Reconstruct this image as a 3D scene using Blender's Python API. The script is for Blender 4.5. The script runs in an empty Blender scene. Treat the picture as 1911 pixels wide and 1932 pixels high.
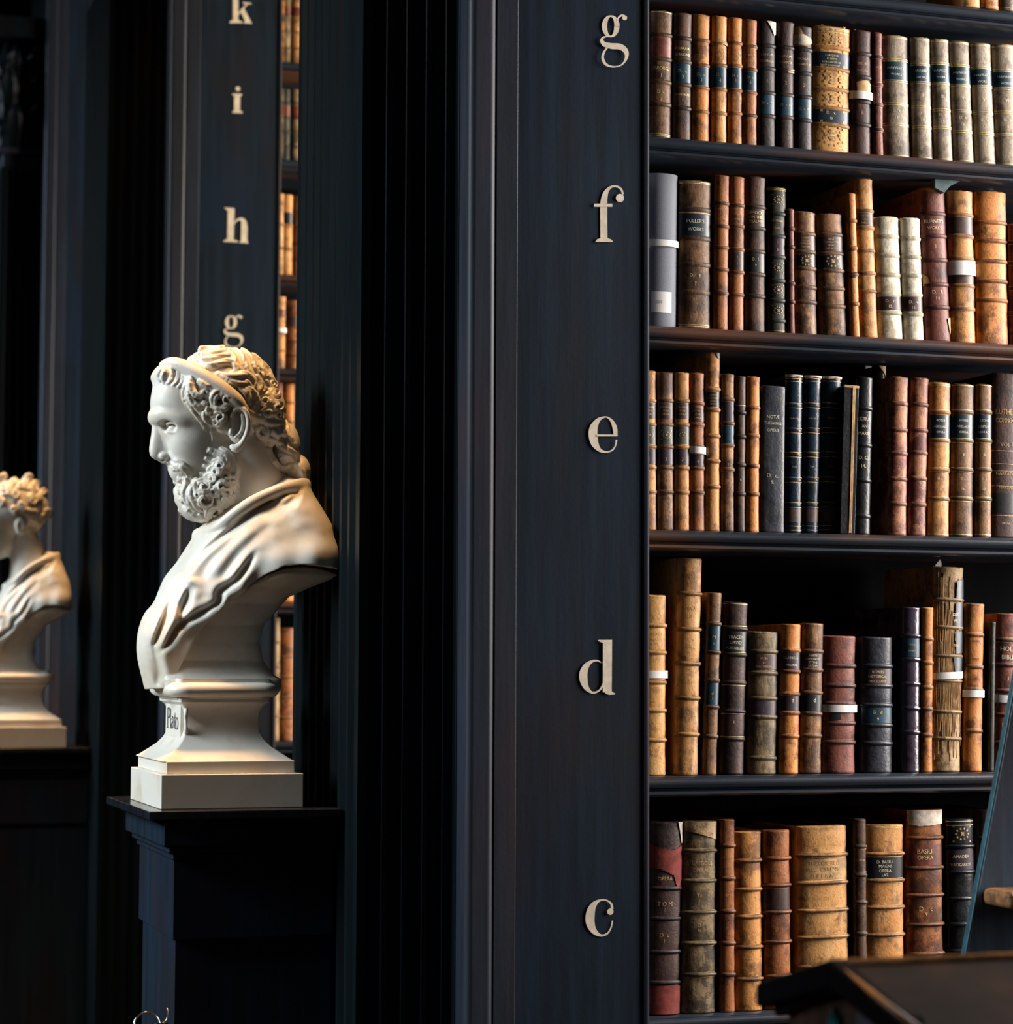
import bpy, bmesh, random
import numpy as np
from math import *
from mathutils import Vector, Matrix, Quaternion

D = bpy.data
COL = bpy.context.scene.collection
SC = bpy.context.scene

# ---------------------------------------------------------------- camera
F_PX = 4400.0; CX = 955.5; CY = 966.0
YAW = radians(18.38); PITCH = atan(284 / 4400); ROLL = radians(.22)
EYE = 1.6

def ray(px, py):
    u = (px - CX) / F_PX; v = -(py - CY) / F_PX
    c, s = cos(ROLL), sin(ROLL); u, v = u * c - v * s, u * s + v * c
    y = cos(PITCH) - v * sin(PITCH); z = sin(PITCH) + v * cos(PITCH)
    return (u * cos(YAW) + y * sin(YAW), -u * sin(YAW) + y * cos(YAW), z)
def onY(px, py, Y): d = ray(px, py); t = Y / d[1]; return d[0] * t, EYE + d[2] * t
def onX(px, py, X): d = ray(px, py); t = X / d[0]; return d[1] * t, EYE + d[2] * t

cd = D.cameras.new('camera'); cam = D.objects.new('camera', cd); COL.objects.link(cam)
cd.sensor_fit = 'HORIZONTAL'; cd.sensor_width = 36; cd.lens = F_PX / 1911 * 36
cd.clip_start = .05; cd.clip_end = 100
o0 = Vector(ray(CX, CY)); o1 = Vector(ray(CX + 1000, CY)) - o0; o2 = Vector(ray(CX, CY - 1000)) - o0
o1.normalize(); o2.normalize(); bk = o1.cross(o2)
cam.matrix_world = Matrix.Translation((0, 0, EYE)) @ Matrix((o1, o2, bk)).transposed().to_4x4()
cd.dof.use_dof = True; cd.dof.focus_distance = 4.05; cd.dof.aperture_fstop = 5.2
SC.camera = cam

# ---------------------------------------------------------------- world, light, exposure
SC.view_settings.view_transform = 'Standard'; SC.view_settings.look = 'None'
SC.view_settings.exposure = 0.0; SC.view_settings.gamma = 1.0; SC.view_settings.use_curve_mapping = False
W = D.worlds.new('world'); SC.world = W; W.use_nodes = True
W.node_tree.nodes['Background'].inputs[0].default_value = (.92, .86, .78, 1)
W.node_tree.nodes['Background'].inputs[1].default_value = .022

def area(name, loc, target, sx, sy, power, color):
    l = D.lights.new(name, 'AREA'); l.shape = 'RECTANGLE'; l.size = sx; l.size_y = sy
    l.energy = power; l.color = color
    o = D.objects.new(name, l); COL.objects.link(o); o.location = loc
    o.rotation_euler = (Vector(target) - Vector(loc)).to_track_quat('-Z', 'Y').to_euler()
    return o
# daylight through the tall window at the end of each bay
area('bay_window_light', (4.35, 2.92, 2.6), (1.4, 3.65, 1.8), 1.1, 2.6, 335, (1.0, .92, .86))
area('bay_window_light', (4.35, 5.5, 2.6), (1.2, 6.47, 2.0), 1.3, 2.6, 330, (1.0, .86, .68))
area('bay_window_light', (4.35, 7.8, 2.6), (1.2, 9.27, 2.0), 1.3, 2.6, 260, (1.0, .86, .74))
# windows of the opposite side of the hall
area('hall_window_light', (-4.2, 4.02, 4.1), (.7, 4.15, 1.7), 2.0, 2.2, 40, (.86, .96, 1.0)).data.spread = radians(46)
area('hall_window_light', (-4.2, 7.25, 4.1), (.7, 7.05, 1.7), 2.0, 2.2, 32, (.80, .93, 1.0)).data.spread = radians(46)
area('hall_window_light', (-4.2, 10.2, 4.1), (.9, 9.7, 2.2), 2.0, 2.2, 40, (.70, .86, 1.0)).data.spread = radians(46)
# warm gallery lamps overhead
area('gallery_lamp_light', (1.02, 3.88, 5.05), (.85, 4.05, 1.8), .5, .5, 70, (1.0, .54, .20)).data.spread = radians(72)
area('gallery_lamp_light', (1.02, 6.60, 5.05), (.85, 6.85, 1.8), .5, .5, 60, (1.0, .54, .20)).data.spread = radians(72)

# ---------------------------------------------------------------- helpers
def link(o, parent=None):
    COL.objects.link(o)
    if parent is not None: o.parent = parent
    return o
def tag(o, label=None, cat=None, group=None, kind=None):
    if label: o['label'] = label
    if cat: o['category'] = cat
    if group: o['group'] = group
    if kind: o['kind'] = kind
    return o
def empty(name, loc=(0, 0, 0), rot=(0, 0, 0), **k):
    o = D.objects.new(name, None); o.empty_display_size = .05; COL.objects.link(o)
    o.location = loc; o.rotation_euler = rot
    return tag(o, **k)
def mesh(name, verts, faces, mat, parent=None, smooth=False, loc=None):
    me = D.meshes.new(name); me.from_pydata([tuple(v) for v in verts], [], [tuple(f) for f in faces]); me.update()
    if smooth: me.shade_smooth()
    if mat: me.materials.append(mat)
    o = D.objects.new(name, me); link(o, parent)
    if loc: o.location = loc
    return o
class MB:
    def __init__(s): s.v = []; s.f = []
    def add(s, v, f):
        n = len(s.v); s.v += [tuple(p) for p in v]; s.f += [tuple(i + n for i in q) for q in f]
    def box(s, x0, x1, y0, y1, z0, z1):
        s.add([(x0,y0,z0),(x1,y0,z0),(x1,y1,z0),(x0,y1,z0),(x0,y0,z1),(x1,y0,z1),(x1,y1,z1),(x0,y1,z1)],
              [(0,3,2,1),(4,5,6,7),(0,1,5,4),(1,2,6,5),(2,3,7,6),(3,0,4,7)])
    def prism(s, pts, axis, a0, a1):
        """closed 2D outline extruded along an axis ('x': pts=(y,z); 'y': pts=(x,z); 'z': pts=(x,y))"""
        n = len(pts)
        def P(p, a): return {'x': (a, p[0], p[1]), 'y': (p[0], a, p[1]), 'z': (p[0], p[1], a)}[axis]
        s.add([P(p, a0) for p in pts] + [P(p, a1) for p in pts],
              [tuple(range(n)), tuple(range(2 * n - 1, n - 1, -1))] + [(i, i + n, (i + 1) % n + n, (i + 1) % n) for i in range(n)])
    def obj(s, name, mat, parent=None, smooth=False, bevel=0, seg=2, loc=None):
        o = mesh(name, s.v, s.f, mat, parent, smooth, loc)
        bm = bmesh.new(); bm.from_mesh(o.data); bmesh.ops.recalc_face_normals(bm, faces=bm.faces); bm.to_mesh(o.data); bm.free()
        if bevel:
            m = o.modifiers.new('b', 'BEVEL'); m.width = bevel; m.segments = seg; m.limit_method = 'ANGLE'; m.angle_limit = radians(35)
            o.data.shade_smooth()
            try: m.harden_normals = True
            except Exception: pass
        return o
def box(name, x0, x1, y0, y1, z0, z1, mat, parent=None, bevel=0):
    b = MB(); b.box(x0, x1, y0, y1, z0, z1); return b.obj(name, mat, parent, bevel=bevel)
def tube(pts, r, n=8, closed=False):
    pts = [Vector(p) for p in pts]; m = len(pts); V = []; Fc = []
    up = Vector((0, 0, 1))
    for i, p in enumerate(pts):
        a = pts[(i - 1) % m] if (closed or i > 0) else p; b = pts[(i + 1) % m] if (closed or i < m - 1) else p
        t = (b - a).normalized(); s = t.cross(up)
        if s.length < .1: s = t.cross(Vector((1, 0, 0)))
        s.normalize(); q = s.cross(t); rr = r[i] if isinstance(r, (list, tuple)) else r
        for k in range(n):
            an = 2 * pi * k / n; V.append(p + s * cos(an) * rr + q * sin(an) * rr)
    for i in range(m if closed else m - 1):
        j = (i + 1) % m
        for k in range(n): Fc.append((i * n + k, i * n + (k + 1) % n, j * n + (k + 1) % n, j * n + k))
    if not closed: Fc += [tuple(range(n))[::-1], tuple((m - 1) * n + k for k in range(n))]
    return V, Fc
def spline(P, n):
    """Catmull-Rom through rows of P (any dimension), n samples per span"""
    P = [np.array(p, float) for p in P]; out = []
    if len(P) < 2: return P
    Q = [2 * P[0] - P[1]] + P + [2 * P[-1] - P[-2]]
    for i in range(1, len(Q) - 2):
        for k in range(n):
            t = k / n; a, b, c, d = Q[i - 1], Q[i], Q[i + 1], Q[i + 2]
            out.append(.5 * (2 * b + (c - a) * t + (2 * a - 5 * b + 4 * c - d) * t * t + (3 * b - a - 3 * c + d) * t ** 3))
    out.append(P[-1]); return out

# ---------------------------------------------------------------- materials
class NT:
    def __init__(s, name):
        s.m = D.materials.new(name); s.m.use_nodes = True; s.t = s.m.node_tree; s.b = s.t.nodes['Principled BSDF']
    def n(s, typ, **k):
        nd = s.t.nodes.new(typ)
        for a, v in k.items():
            if a.startswith('i_'): nd.inputs[a[2:].replace('_', ' ')].default_value = v
            elif a == 'inp':
                for kk, vv in v.items(): nd.inputs[kk].default_value = vv
            else: setattr(nd, a, v)
        return nd
    def l(s, a, b): s.t.links.new(a, b)
    def math(s, op, a, b=None):
        nd = s.n('ShaderNodeMath', operation=op)
        for i, q in enumerate((a, b)):
            if q is None: continue
            if hasattr(q, 'links'): s.l(q, nd.inputs[i])
            else: nd.inputs[i].default_value = q
        return nd.outputs[0]
    def vec(s, scale=(1, 1, 1), rand=True):
        tc = s.n('ShaderNodeTexCoord'); mp = s.n('ShaderNodeMapping'); mp.inputs['Scale'].default_value = scale
        if rand:
            oi = s.n('ShaderNodeObjectInfo'); mu = s.math('MULTIPLY', oi.outputs['Random'], 37.0)
            s.l(mu, mp.inputs['Location'])
        s.l(tc.outputs['Object'], mp.inputs['Vector']); return mp.outputs[0]
    def noise(s, vec, scale, detail=4, rough=.6):
        nd = s.n('ShaderNodeTexNoise'); nd.inputs['Scale'].default_value = scale; nd.inputs['Detail'].default_value = detail
        nd.inputs['Roughness'].default_value = rough; s.l(vec, nd.inputs['Vector']); return nd.outputs['Fac']
    def ramp(s, fac, lo, hi):
        nd = s.n('ShaderNodeMapRange'); nd.interpolation_type = 'SMOOTHSTEP'; s.l(fac, nd.inputs['Value'])
        nd.inputs['From Min'].default_value = lo; nd.inputs['From Max'].default_value = hi; return nd.outputs[0]
    def mix(s, fac, a, b):
        nd = s.n('ShaderNodeMix', data_type='RGBA')
        for sock, q in ((nd.inputs['Factor'], fac), (nd.inputs['A'], a), (nd.inputs['B'], b)):
            pass
        ins = [i for i in nd.inputs if i.enabled]
        fs = [i for i in nd.inputs if i.name == 'Factor' and i.type == 'VALUE'][0]
        As = [i for i in nd.inputs if i.name == 'A' and i.type == 'RGBA'][0]; Bs = [i for i in nd.inputs if i.name == 'B' and i.type == 'RGBA'][0]
        for sock, q in ((fs, fac), (As, a), (Bs, b)):
            if hasattr(q, 'links'): s.l(q, sock)
            else: sock.default_value = q if not isinstance(q, tuple) else (*q[:3], 1)
        return [o for o in nd.outputs if o.type == 'RGBA'][0]
    def bump(s, h, strength, dist=.001):
        nd = s.n('ShaderNodeBump'); nd.inputs['Strength'].default_value = strength; nd.inputs['Distance'].default_value = dist
        s.l(h, nd.inputs['Height']); s.l(nd.outputs[0], s.b.inputs['Normal'])
    def col(s, c):
        if hasattr(c, 'links'): s.l(c, s.b.inputs['Base Color'])
        else: s.b.inputs['Base Color'].default_value = (*c, 1)
    def set(s, rough=.5, spec=.5, metal=0.0):
        s.b.inputs['Roughness'].default_value = rough; s.b.inputs['Specular IOR Level'].default_value = spec; s.b.inputs['Metallic'].default_value = metal
        return s.m

def leather(name, base, dark, light, wear=.5, rough=.50, spec=.32, bump=.8):
    t = NT(name); v = t.vec(); vs = t.vec((1, 1, .18))
    n1 = t.noise(v, 22, 6, .68); n2 = t.noise(v, 75, 5, .7); n3 = t.noise(vs, 60, 4, .6); n4 = t.noise(v, 190, 3, .6)
    c = t.mix(t.math('MULTIPLY', t.ramp(n1, .52 - .14 * wear, .66 - .10 * wear), .9), base, dark)
    n5 = t.noise(v, 11, 7, .72); n6 = t.noise(v, 34, 6, .75)
    c = t.mix(t.math('MULTIPLY', t.ramp(n3, .52, .70), .55), c, light)
    c = t.mix(t.math('MULTIPLY', t.ramp(n5, .545, .60), .30 + .55 * min(1, wear)), c, tuple(.5 * a + .5 * b_ for a, b_ in zip(dark, tuple(x * .4 for x in dark))))
    c = t.mix(t.math('MULTIPLY', t.ramp(n2, .60, .68), .75 * min(1, wear + .2)), c, dark)
    c = t.mix(t.math('MULTIPLY', t.ramp(n4, .62, .70), .6), c, tuple(x * .3 for x in dark))
    c = t.mix(t.math('MULTIPLY', t.ramp(n6, .56, .62), .25 + .5 * min(1, wear)), c, tuple(.8 * x for x in dark))
    oi = t.n('ShaderNodeObjectInfo'); hs = t.n('ShaderNodeHueSaturation')
    val = t.n('ShaderNodeMapRange'); t.l(oi.outputs['Random'], val.inputs['Value']); val.inputs['To Min'].default_value = .85; val.inputs['To Max'].default_value = 1.15
    hs.inputs['Saturation'].default_value = 1.03; t.l(val.outputs[0], hs.inputs['Value']); t.l(c, hs.inputs['Color']); t.col(hs.outputs[0])
    h = t.math('ADD', t.math('MULTIPLY', n2, .6), t.math('MULTIPLY', n4, .5)); t.bump(h, bump, .0012)
    return t.set(rough, spec)
def plain(name, c, rough=.5, spec=.5, metal=0., var=.25, scale=40, bump=.2):
    t = NT(name); v = t.vec(); n = t.noise(v, scale, 5, .65)
    t.col(t.mix(t.ramp(n, .35, .7), tuple(x * (1 - var) for x in c), tuple(min(1, x * (1 + var)) for x in c)))
    if bump: t.bump(n, bump, .001)
    return t.set(rough, spec, metal)
def wood(name, base, red, rough=.38, blue=None, spec=.32, along=False):
    t = NT(name); v = t.vec((.06, 1, 1) if along else (1, 1, .06), False); v2 = t.vec((.25, 1, 2) if along else (1, 1, .25), False); v3 = t.vec((1, 1, 1), False)
    n1 = t.noise(v, 38, 6, .6); n2 = t.noise(v2, 7, 3, .5); n3 = t.noise(v3, 130, 3, .6); n4 = t.noise(v3, 3.0, 3, .5)
    c = t.mix(t.ramp(n1, .35, .7), base, tuple(x * 1.7 for x in base))
    c = t.mix(t.math('MULTIPLY', t.ramp(n2, .46 if along else .50, .68 if along else .72), .8), c, red)
    if blue: c = t.mix(t.math('MULTIPLY', t.ramp(n4, .5, .7), .6), c, blue)
    t.col(c); t.bump(t.math('ADD', t.math('MULTIPLY', n1, .8), t.math('MULTIPLY', n3, .3)), .25, .002)
    r = t.n('ShaderNodeMapRange'); t.l(n2, r.inputs['Value']); r.inputs['To Min'].default_value = rough - .08; r.inputs['To Max'].default_value = rough + .14
    t.set(rough, spec); t.l(r.outputs[0], t.b.inputs['Roughness']); return t.m

M = {}
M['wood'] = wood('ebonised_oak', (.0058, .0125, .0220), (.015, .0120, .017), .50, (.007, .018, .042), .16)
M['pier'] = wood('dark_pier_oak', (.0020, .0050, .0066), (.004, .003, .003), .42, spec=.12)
M['trim'] = wood('lit_trim_oak', (.013, .017, .026), (.034, .020, .026), .46, spec=.24)  # paler, bluer oak: light caught by the trim is put into its colour
M['shelf'] = wood('shelf_oak', (.013, .019, .028), (.11, .042, .017), .30, spec=.5, along=True)
M['paint'] = plain('cream_letter_paint', (.80, .70, .56), .6, .3, var=.12, scale=60, bump=.1)
M['gilt'] = plain('gilt', (.88, .62, .27), .42, .5, .15, var=.4, scale=160)
M['giltfaint'] = plain('faint_gilt', (.52, .33, .14), .5, .4, .1, var=.5, scale=160)
M['ink'] = plain('worn_ink', (.05, .03, .02), .6, .3)
M['whitetext'] = plain('pale_lettering', (.75, .68, .5), .5, .3, var=.3, scale=150)
M['paper'] = plain('white_paper', (.86, .84, .82), .7, .2, var=.05)
M['pages'] = plain('page_edges', (.22, .17, .11), .8, .1, var=.3, scale=90)
M['lblnavy'] = plain('navy_label', (.006, .022, .040), .40, .5, var=.4, scale=70)
M['lblblue'] = plain('blue_label', (.006, .045, .075), .42, .5, var=.4, scale=70)
M['lblblack'] = plain('black_label', (.010, .012, .014), .42, .5, var=.4, scale=70)
M['lblbrown'] = plain('brown_label', (.055, .026, .020), .45, .5, var=.4, scale=70)
M['lblred'] = plain('red_label', (.16, .035, .02), .45, .5, var=.5, scale=70)
M['lblplum'] = plain('plum_label', (.035, .018, .032), .45, .5, var=.4, scale=70)
M['lblgreen'] = plain('grey_green_label', (.055, .065, .05), .45, .5, var=.5, scale=70)
M['lbltan'] = plain('tan_label', (.55, .33, .14), .5, .4, var=.35, scale=50)
M['grey'] = plain('grey_buckram', (.20, .22, .26), .7, .25, var=.08, scale=500)
M['torn'] = plain('torn_pale_leather', (.78, .68, .56), .75, .2, var=.25, scale=70, bump=.8)
M['tornred'] = plain('torn_red_underlay', (.22, .042, .034), .7, .2, var=.3, scale=50, bump=.8)
S = {}
SB = {}
def st(k, base, dark, light, *a, **q):
    S[k] = leather('leather_' + k, base, dark, light, *a, **q)
    q2 = dict(q); q2.pop('bump', None)
    SB[k] = leather('band_' + k, tuple(.45 * x + .25 * y for x, y in zip(base, dark)), tuple(.6 * x for x in dark), base, .6, **q2)
st('tan', (.58, .27, .090), (.22, .10, .04), (.78, .50, .24), .35)
st('ochre', (.64, .335, .125), (.25, .12, .045), (.85, .60, .32), .25)
st('orange', (.56, .215, .06), (.16, .055, .02), (.70, .36, .14), .35)
st('russet', (.34, .125, .045), (.10, .035, .018), (.50, .22, .09), .4)
st('brown', (.20, .105, .048), (.065, .030, .016), (.40, .24, .12), .5)
st('umber', (.095, .050, .030), (.028, .015, .012), (.22, .11, .06), .45)
st('choc', (.060, .030, .026), (.018, .010, .011), (.14, .07, .05), .35)
st('char', (.030, .024, .026), (.010, .009, .011), (.08, .06, .05), .35)
st('grey', (.33, .27, .20), (.12, .09, .065), (.52, .44, .34), .5)
st('cream', (.80, .74, .60), (.50, .42, .28), (.90, .86, .75), .3, rough=.5)
st('red', (.36, .13, .085), (.13, .03, .03), (.52, .25, .17), .55)
st('maroon', (.20, .065, .045), (.06, .02, .02), (.34, .14, .10), .35)
st('navy', (.008, .022, .042), (.004, .009, .016), (.02, .05, .085), .3, rough=.3)
st('slate', (.045, .050, .065), (.018, .020, .028), (.10, .11, .13), .4, rough=.36)
st('plum', (.060, .045, .070), (.02, .016, .03), (.13, .12, .17), .35, rough=.22, spec=.8)
st('black', (.012, .013, .016), (.005, .006, .008), (.035, .035, .04), .35, rough=.34)
st('green', (.045, .045, .032), (.014, .016, .014), (.11, .10, .06), .6)
st('olive', (.24, .17, .085), (.065, .048, .03), (.46, .34, .18), .75)
st('mottle', (.30, .15, .065), (.07, .032, .02), (.50, .28, .12), .95)
st('patchred', (.40, .185, .10), (.12, .03, .025), (.58, .30, .17), .8)
st('worn', (.42, .29, .15), (.16, .09, .04), (.65, .48, .27), .5, bump=1.0)
st('gold', (.62, .33, .11), (.38, .18, .055), (.80, .52, .24), .3)
# ================================================================ room shell
PY = [3.65, 6.47, 9.27]           # front plane of each bookcase (the side that faces the camera)
XB = 1.142                        # hall end of the bookcases
TOP = 4.7
fl = box('floor', -6.5, 4.9, -2.2, 14, -.1, 0, wood('floor_boards', (.012, .008, .005), (.018, .011, .006), .5)); tag(fl, kind='structure')
wm = plain('dark_panelling', (.018, .017, .017), .8, .2, var=.08, scale=6)
wr = MB()
# outer wall with one tall window opening per bay
ops = [(1.25, 2.95), (4.15, 5.85), (6.95, 8.65)]
ys = [-2.2] + [v for o in ops for v in o] + [14]
for i in range(0, len(ys), 2): wr.box(4.6, 4.9, ys[i], ys[i + 1], 0, 5.2)
for a, b in ops: wr.box(4.6, 4.9, a, b, 0, 1.1); wr.box(4.6, 4.9, a, b, 4.0, 5.2)
tag(wr.obj('wall_right', wm), kind='structure')
tag(box('wall_back', -6.5, 4.6, 13.7, 14, 0, 5.2, wm), kind='structure')
gl = NT('window_glass'); gl.b.inputs['Transmission Weight'].default_value = 1; gl.set(.02, .5); gl.col((.95, .97, 1))
for i, (a, b) in enumerate(ops):
    w = empty('window_%d' % (i + 1), (4.75, (a + b) / 2, 1.1), kind='structure')
    g = MB(); h = (b - a) / 2
    for q in (-h, h - .05): g.box(-.03, .03, q, q + .05, 0, 2.9)
    for q in (0, .95, 1.9, 2.85): g.box(-.03, .03, -h, h, q, q + .05)
    g.box(-.03, .03, -.02, .02, 0, 2.9)
    g.obj('window_frame', M['trim'], w)
tag(box('ceiling', -6.5, 4.9, -2.2, 14, 5.2, 5.3, wm), kind='structure')

# ================================================================ bookcases
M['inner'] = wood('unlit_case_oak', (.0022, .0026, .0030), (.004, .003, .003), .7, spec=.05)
def lip_profile(y, z):
    """rounded moulding on the front of a shelf, (y, z) outline; y is its front, z its top"""
    p = [(y + .26, z), (y + .012, z), (y + .009, z - .0015)]
    for k in range(8):
        a = pi * k / 7; p.append((y + .009 - .009 * sin(a), z - .0115 + .009 * cos(a)))
    p += [(y + .006, z - .0215), (y + .010, z - .024), (y + .004, z - .026), (y + .003, z - .030), (y + .008, z - .034), (y + .26, z - .034)]
    return p
def pier_outline(x0, x1, y0, y1, fx, fy):
    """plan of a fluted pier; front (hall, -x) has fy flutes and the two sides have fx flutes"""
    pts = []
    def run(ax, ay, bx, by, n, nx, ny):
        L = hypot(bx - ax, by - ay); dx, dy = (bx - ax) / L, (by - ay) / L; m = .018 if n > 4 else .012
        pitch = (L - 2 * m) / n; fl = pitch * .74
        pts.append((ax, ay))
        for i in range(n):
            s0 = m + pitch * i + (pitch - fl) / 2
            for k in range(7):
                t = k / 6; s = s0 + fl * t; dep = .36 * fl * sqrt(max(0, 1 - (2 * t - 1) ** 2))
                pts.append((ax + dx * s + nx * dep, ay + dy * s + ny * dep))
    run(x1, y0, x0, y0, fx, 0, 1)        # camera-facing side, right to left
    run(x0, y0, x0, y1, fy, 1, 0)        # hall face
    run(x0, y1, x1, y1, fx, 0, -1)
    pts.append((x1, y1))
    return pts
def leaf(b, px, py, z0, h, nx, ny, w):
    """acanthus leaf standing on the bell of a capital, curling outward at the tip"""
    tx, ty = -ny, nx; V = []; n = 8
    for i in range(n + 1):
        t = i / n; out = .012 + .055 * t ** 3; z = z0 + h * (t - .28 * max(0, t - .75) ** 1 * 2); ww = w * (.55 + .5 * sin(pi * min(1, t * .9 + .1))) * (1 - .35 * t ** 4) * (1 + .12 * (i % 2))
        for j, q in enumerate((-1, -.5, 0, .5, 1)):
            bul = .012 * (1 - q * q) * (1 + .5 * (abs(q) == .5))
            V.append((px + nx * (out + bul) + tx * ww * q, py + ny * (out + bul) + ty * ww * q, z - abs(q) * .012))
    m = len(V)
    V += [(v[0] - nx * .01, v[1] - ny * .01, v[2] - .004) for v in V]
    Fq = []
    for i in range(n):
        for j in range(4):
            a = i * 5 + j; Fq += [(a, a + 1, a + 6, a + 5), (a + m, a + m + 5, a + m + 6, a + m + 1)]
    for j in range(4): Fq += [(j + m, j + m + 1, j + 1, j), (n * 5 + j, n * 5 + j + 1, n * 5 + j + 1 + m, n * 5 + j + m)]
    for i in range(n): Fq += [(i * 5, i * 5 + 5, i * 5 + 5 + m, i * 5 + m), (i * 5 + 4 + m, i * 5 + 9 + m, i * 5 + 9, i * 5 + 4)]
    b.add(V, Fq)

def bookcase(idx, zs, label):
    Y = PY[idx]
    r = empty('bookcase', (XB, Y, 0), label=label, cat='bookcase', group='tall dark bookcases projecting into the hall')
    def B(name, x0, x1, y0, y1, z0, z1, m, bev=0): 
        b = MB(); b.box(x0 - XB, x1 - XB, y0 - Y, y1 - Y, z0, z1); return b.obj(name, m, r, bevel=bev)
    xs = 1.458
    # front edge of the end, from the hall inwards: bead, flat fillet, broad stile, corner bead
    tr = MB(); tr.box(1.141 - XB, 1.189 - XB, -.015, .05, 0, TOP); t_ = tr.obj('edge_trim', M['trim'], r, bevel=.012, seg=4)
    B('edge_fillet', 1.189, 1.2275, Y - .010, Y + .05, 0, TOP, M['trim'], .0015)
    B('stile', 1.2275, xs - .002, Y - .004, Y + .03, 0, TOP, M['wood'], .001)
    b = MB(); b.box(xs - .0025 - XB, xs + .006 - XB, -.008, .04, 0, TOP); b.obj('corner_bead', M['trim'], r, bevel=.003, seg=3)
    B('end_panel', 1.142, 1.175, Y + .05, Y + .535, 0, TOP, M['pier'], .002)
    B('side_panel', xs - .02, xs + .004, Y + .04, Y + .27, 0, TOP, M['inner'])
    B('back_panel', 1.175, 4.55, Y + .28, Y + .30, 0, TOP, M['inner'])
    # shelves
    for k, z in enumerate(zs):
        p = [(a - Y, c) for a, c in lip_profile(Y + .012, z)]
        b = MB(); b.prism(p, 'x', xs + .002 - XB, 4.5 - XB)
        o = b.obj('shelf_board', M['shelf'], r); o.data.shade_smooth(); m = o.modifiers.new('e', 'EDGE_SPLIT'); m.split_angle = radians(50)
        if idx == 0:
            g = MB(); g.box(xs + .0045 - XB, xs + .0125 - XB, .012, .045, z - .070, z - .036); g.obj('shelf_peg', plain_peg, r, bevel=.003)
            x = 2.06
            g = MB(); g.prism([(x - XB - .03, z - .0345), (x - XB + .02, z - .0345), (x - XB, z - .045), (x - XB - .012, z - .058), (x - XB - .03, z - .05)], 'y', .03, .045)
            if k in (1,): g.obj('shelf_bracket', plain_bracket, r)
    # fluted pier with capital
    x0, x1, y0, y1 = .98, 1.142, Y + .068, Y + .535
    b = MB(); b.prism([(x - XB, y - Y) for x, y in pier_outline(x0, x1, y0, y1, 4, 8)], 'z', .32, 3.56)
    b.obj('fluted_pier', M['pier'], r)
    b = MB(); b.box(x0 - .02 - XB, x1 - XB, y0 - .02 - Y, y1 + .02 - Y, 0, .26); b.box(x0 - .01 - XB, x1 - XB, y0 - .01 - Y, y1 + .01 - Y, .26, .32)
    b.obj('pier_base', M['pier'], r, bevel=.006)
    b = MB(); b.box(x0 - XB + .004, x1 - XB, y0 - Y + .004, y1 - Y - .004, 3.56, 3.625)
    b.box(x0 - .018 - XB, x1 - XB, y0 - .018 - Y, y1 + .018 - Y, 3.615, 3.64)
    b.obj('neck_moulding', M['trim'], r, bevel=.008, seg=3)
    b = MB(); b.box(x0 + .01 - XB, x1 - XB, y0 + .01 - Y, y1 - .01 - Y, 3.64, 4.08)
    for t, (z0, h, w) in enumerate(((3.64, .19, .045), (3.76, .22, .045), (3.90, .16, .03))):
        n = 4; 
        for i in range(n + (t == 1)):
            yy = y0 - Y + (y1 - y0) * ((i + .5) / n if t != 1 else i / n); leaf(b, x0 + .01 - XB, yy, z0, h, -1, 0, w)
        for i in range(2):
            xx = x0 - XB + (x1 - x0) * ((i + .5) / 2 if t != 1 else i * .8 + .1); leaf(b, xx, y0 + .01 - Y, z0, h, 0, -1, w)
    b.box(x0 - .05 - XB, x1 - XB, y0 - .05 - Y, y1 + .05 - Y, 4.08, 4.16)
    o = b.obj('capital', M['pier'], r, smooth=False)
    return r
plain_peg = plain('painted_peg', (.16, .19, .24), .5, .4)
plain_bracket = plain('teal_bracket', (.10, .16, .17), .5, .4)
Z1 = [2.785, 2.502, 2.175, 1.826, 1.409, 1.007, .50, .12]
Z2 = [3.60, 3.326, 3.042, 2.709, 2.438, 2.120, 1.771, 1.3745, 1.0, .5, .12]
bc1 = bookcase(0, Z1, 'nearest tall dark bookcase, full of old leather books, painted g f e d c')
bc2 = bookcase(1, Z2, 'dark bookcase behind the bearded marble bust, painted k i h g')
bc3 = bookcase(2, Z2, 'farthest dark bookcase at the left edge, seen beyond the small bust')

# ---------------------------------------------------------------- painted letters
def brush(P, n=6, closed=False):
    """stroke with varying width; rows (x, y, width) in pixels -> list of outline quads"""
    Q = [np.array(p, float) for p in P]
    if closed: Q = Q + [Q[0]]; R = spline([Q[-2]] + Q + [Q[1]], n)[n:-n]
    else: R = spline(Q, n)
    L = []; Rr = []
    for i, p in enumerate(R):
        a = R[max(0, i - 1)]; b = R[min(len(R) - 1, i + 1)]; dx, dy = b[0] - a[0], b[1] - a[1]; l = hypot(dx, dy) or 1
        nx, ny = -dy / l * p[2] / 2, dx / l * p[2] / 2; L.append((p[0] + nx, p[1] + ny)); Rr.append((p[0] - nx, p[1] - ny))
    return [[L[i], L[i + 1], Rr[i + 1], Rr[i]] for i in range(len(L) - 1)]
def dot(x, y, r): return [[(x + r * cos(a * pi / 8), y + r * sin(a * pi / 8)) for a in range(16)]]
G = {}
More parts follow.
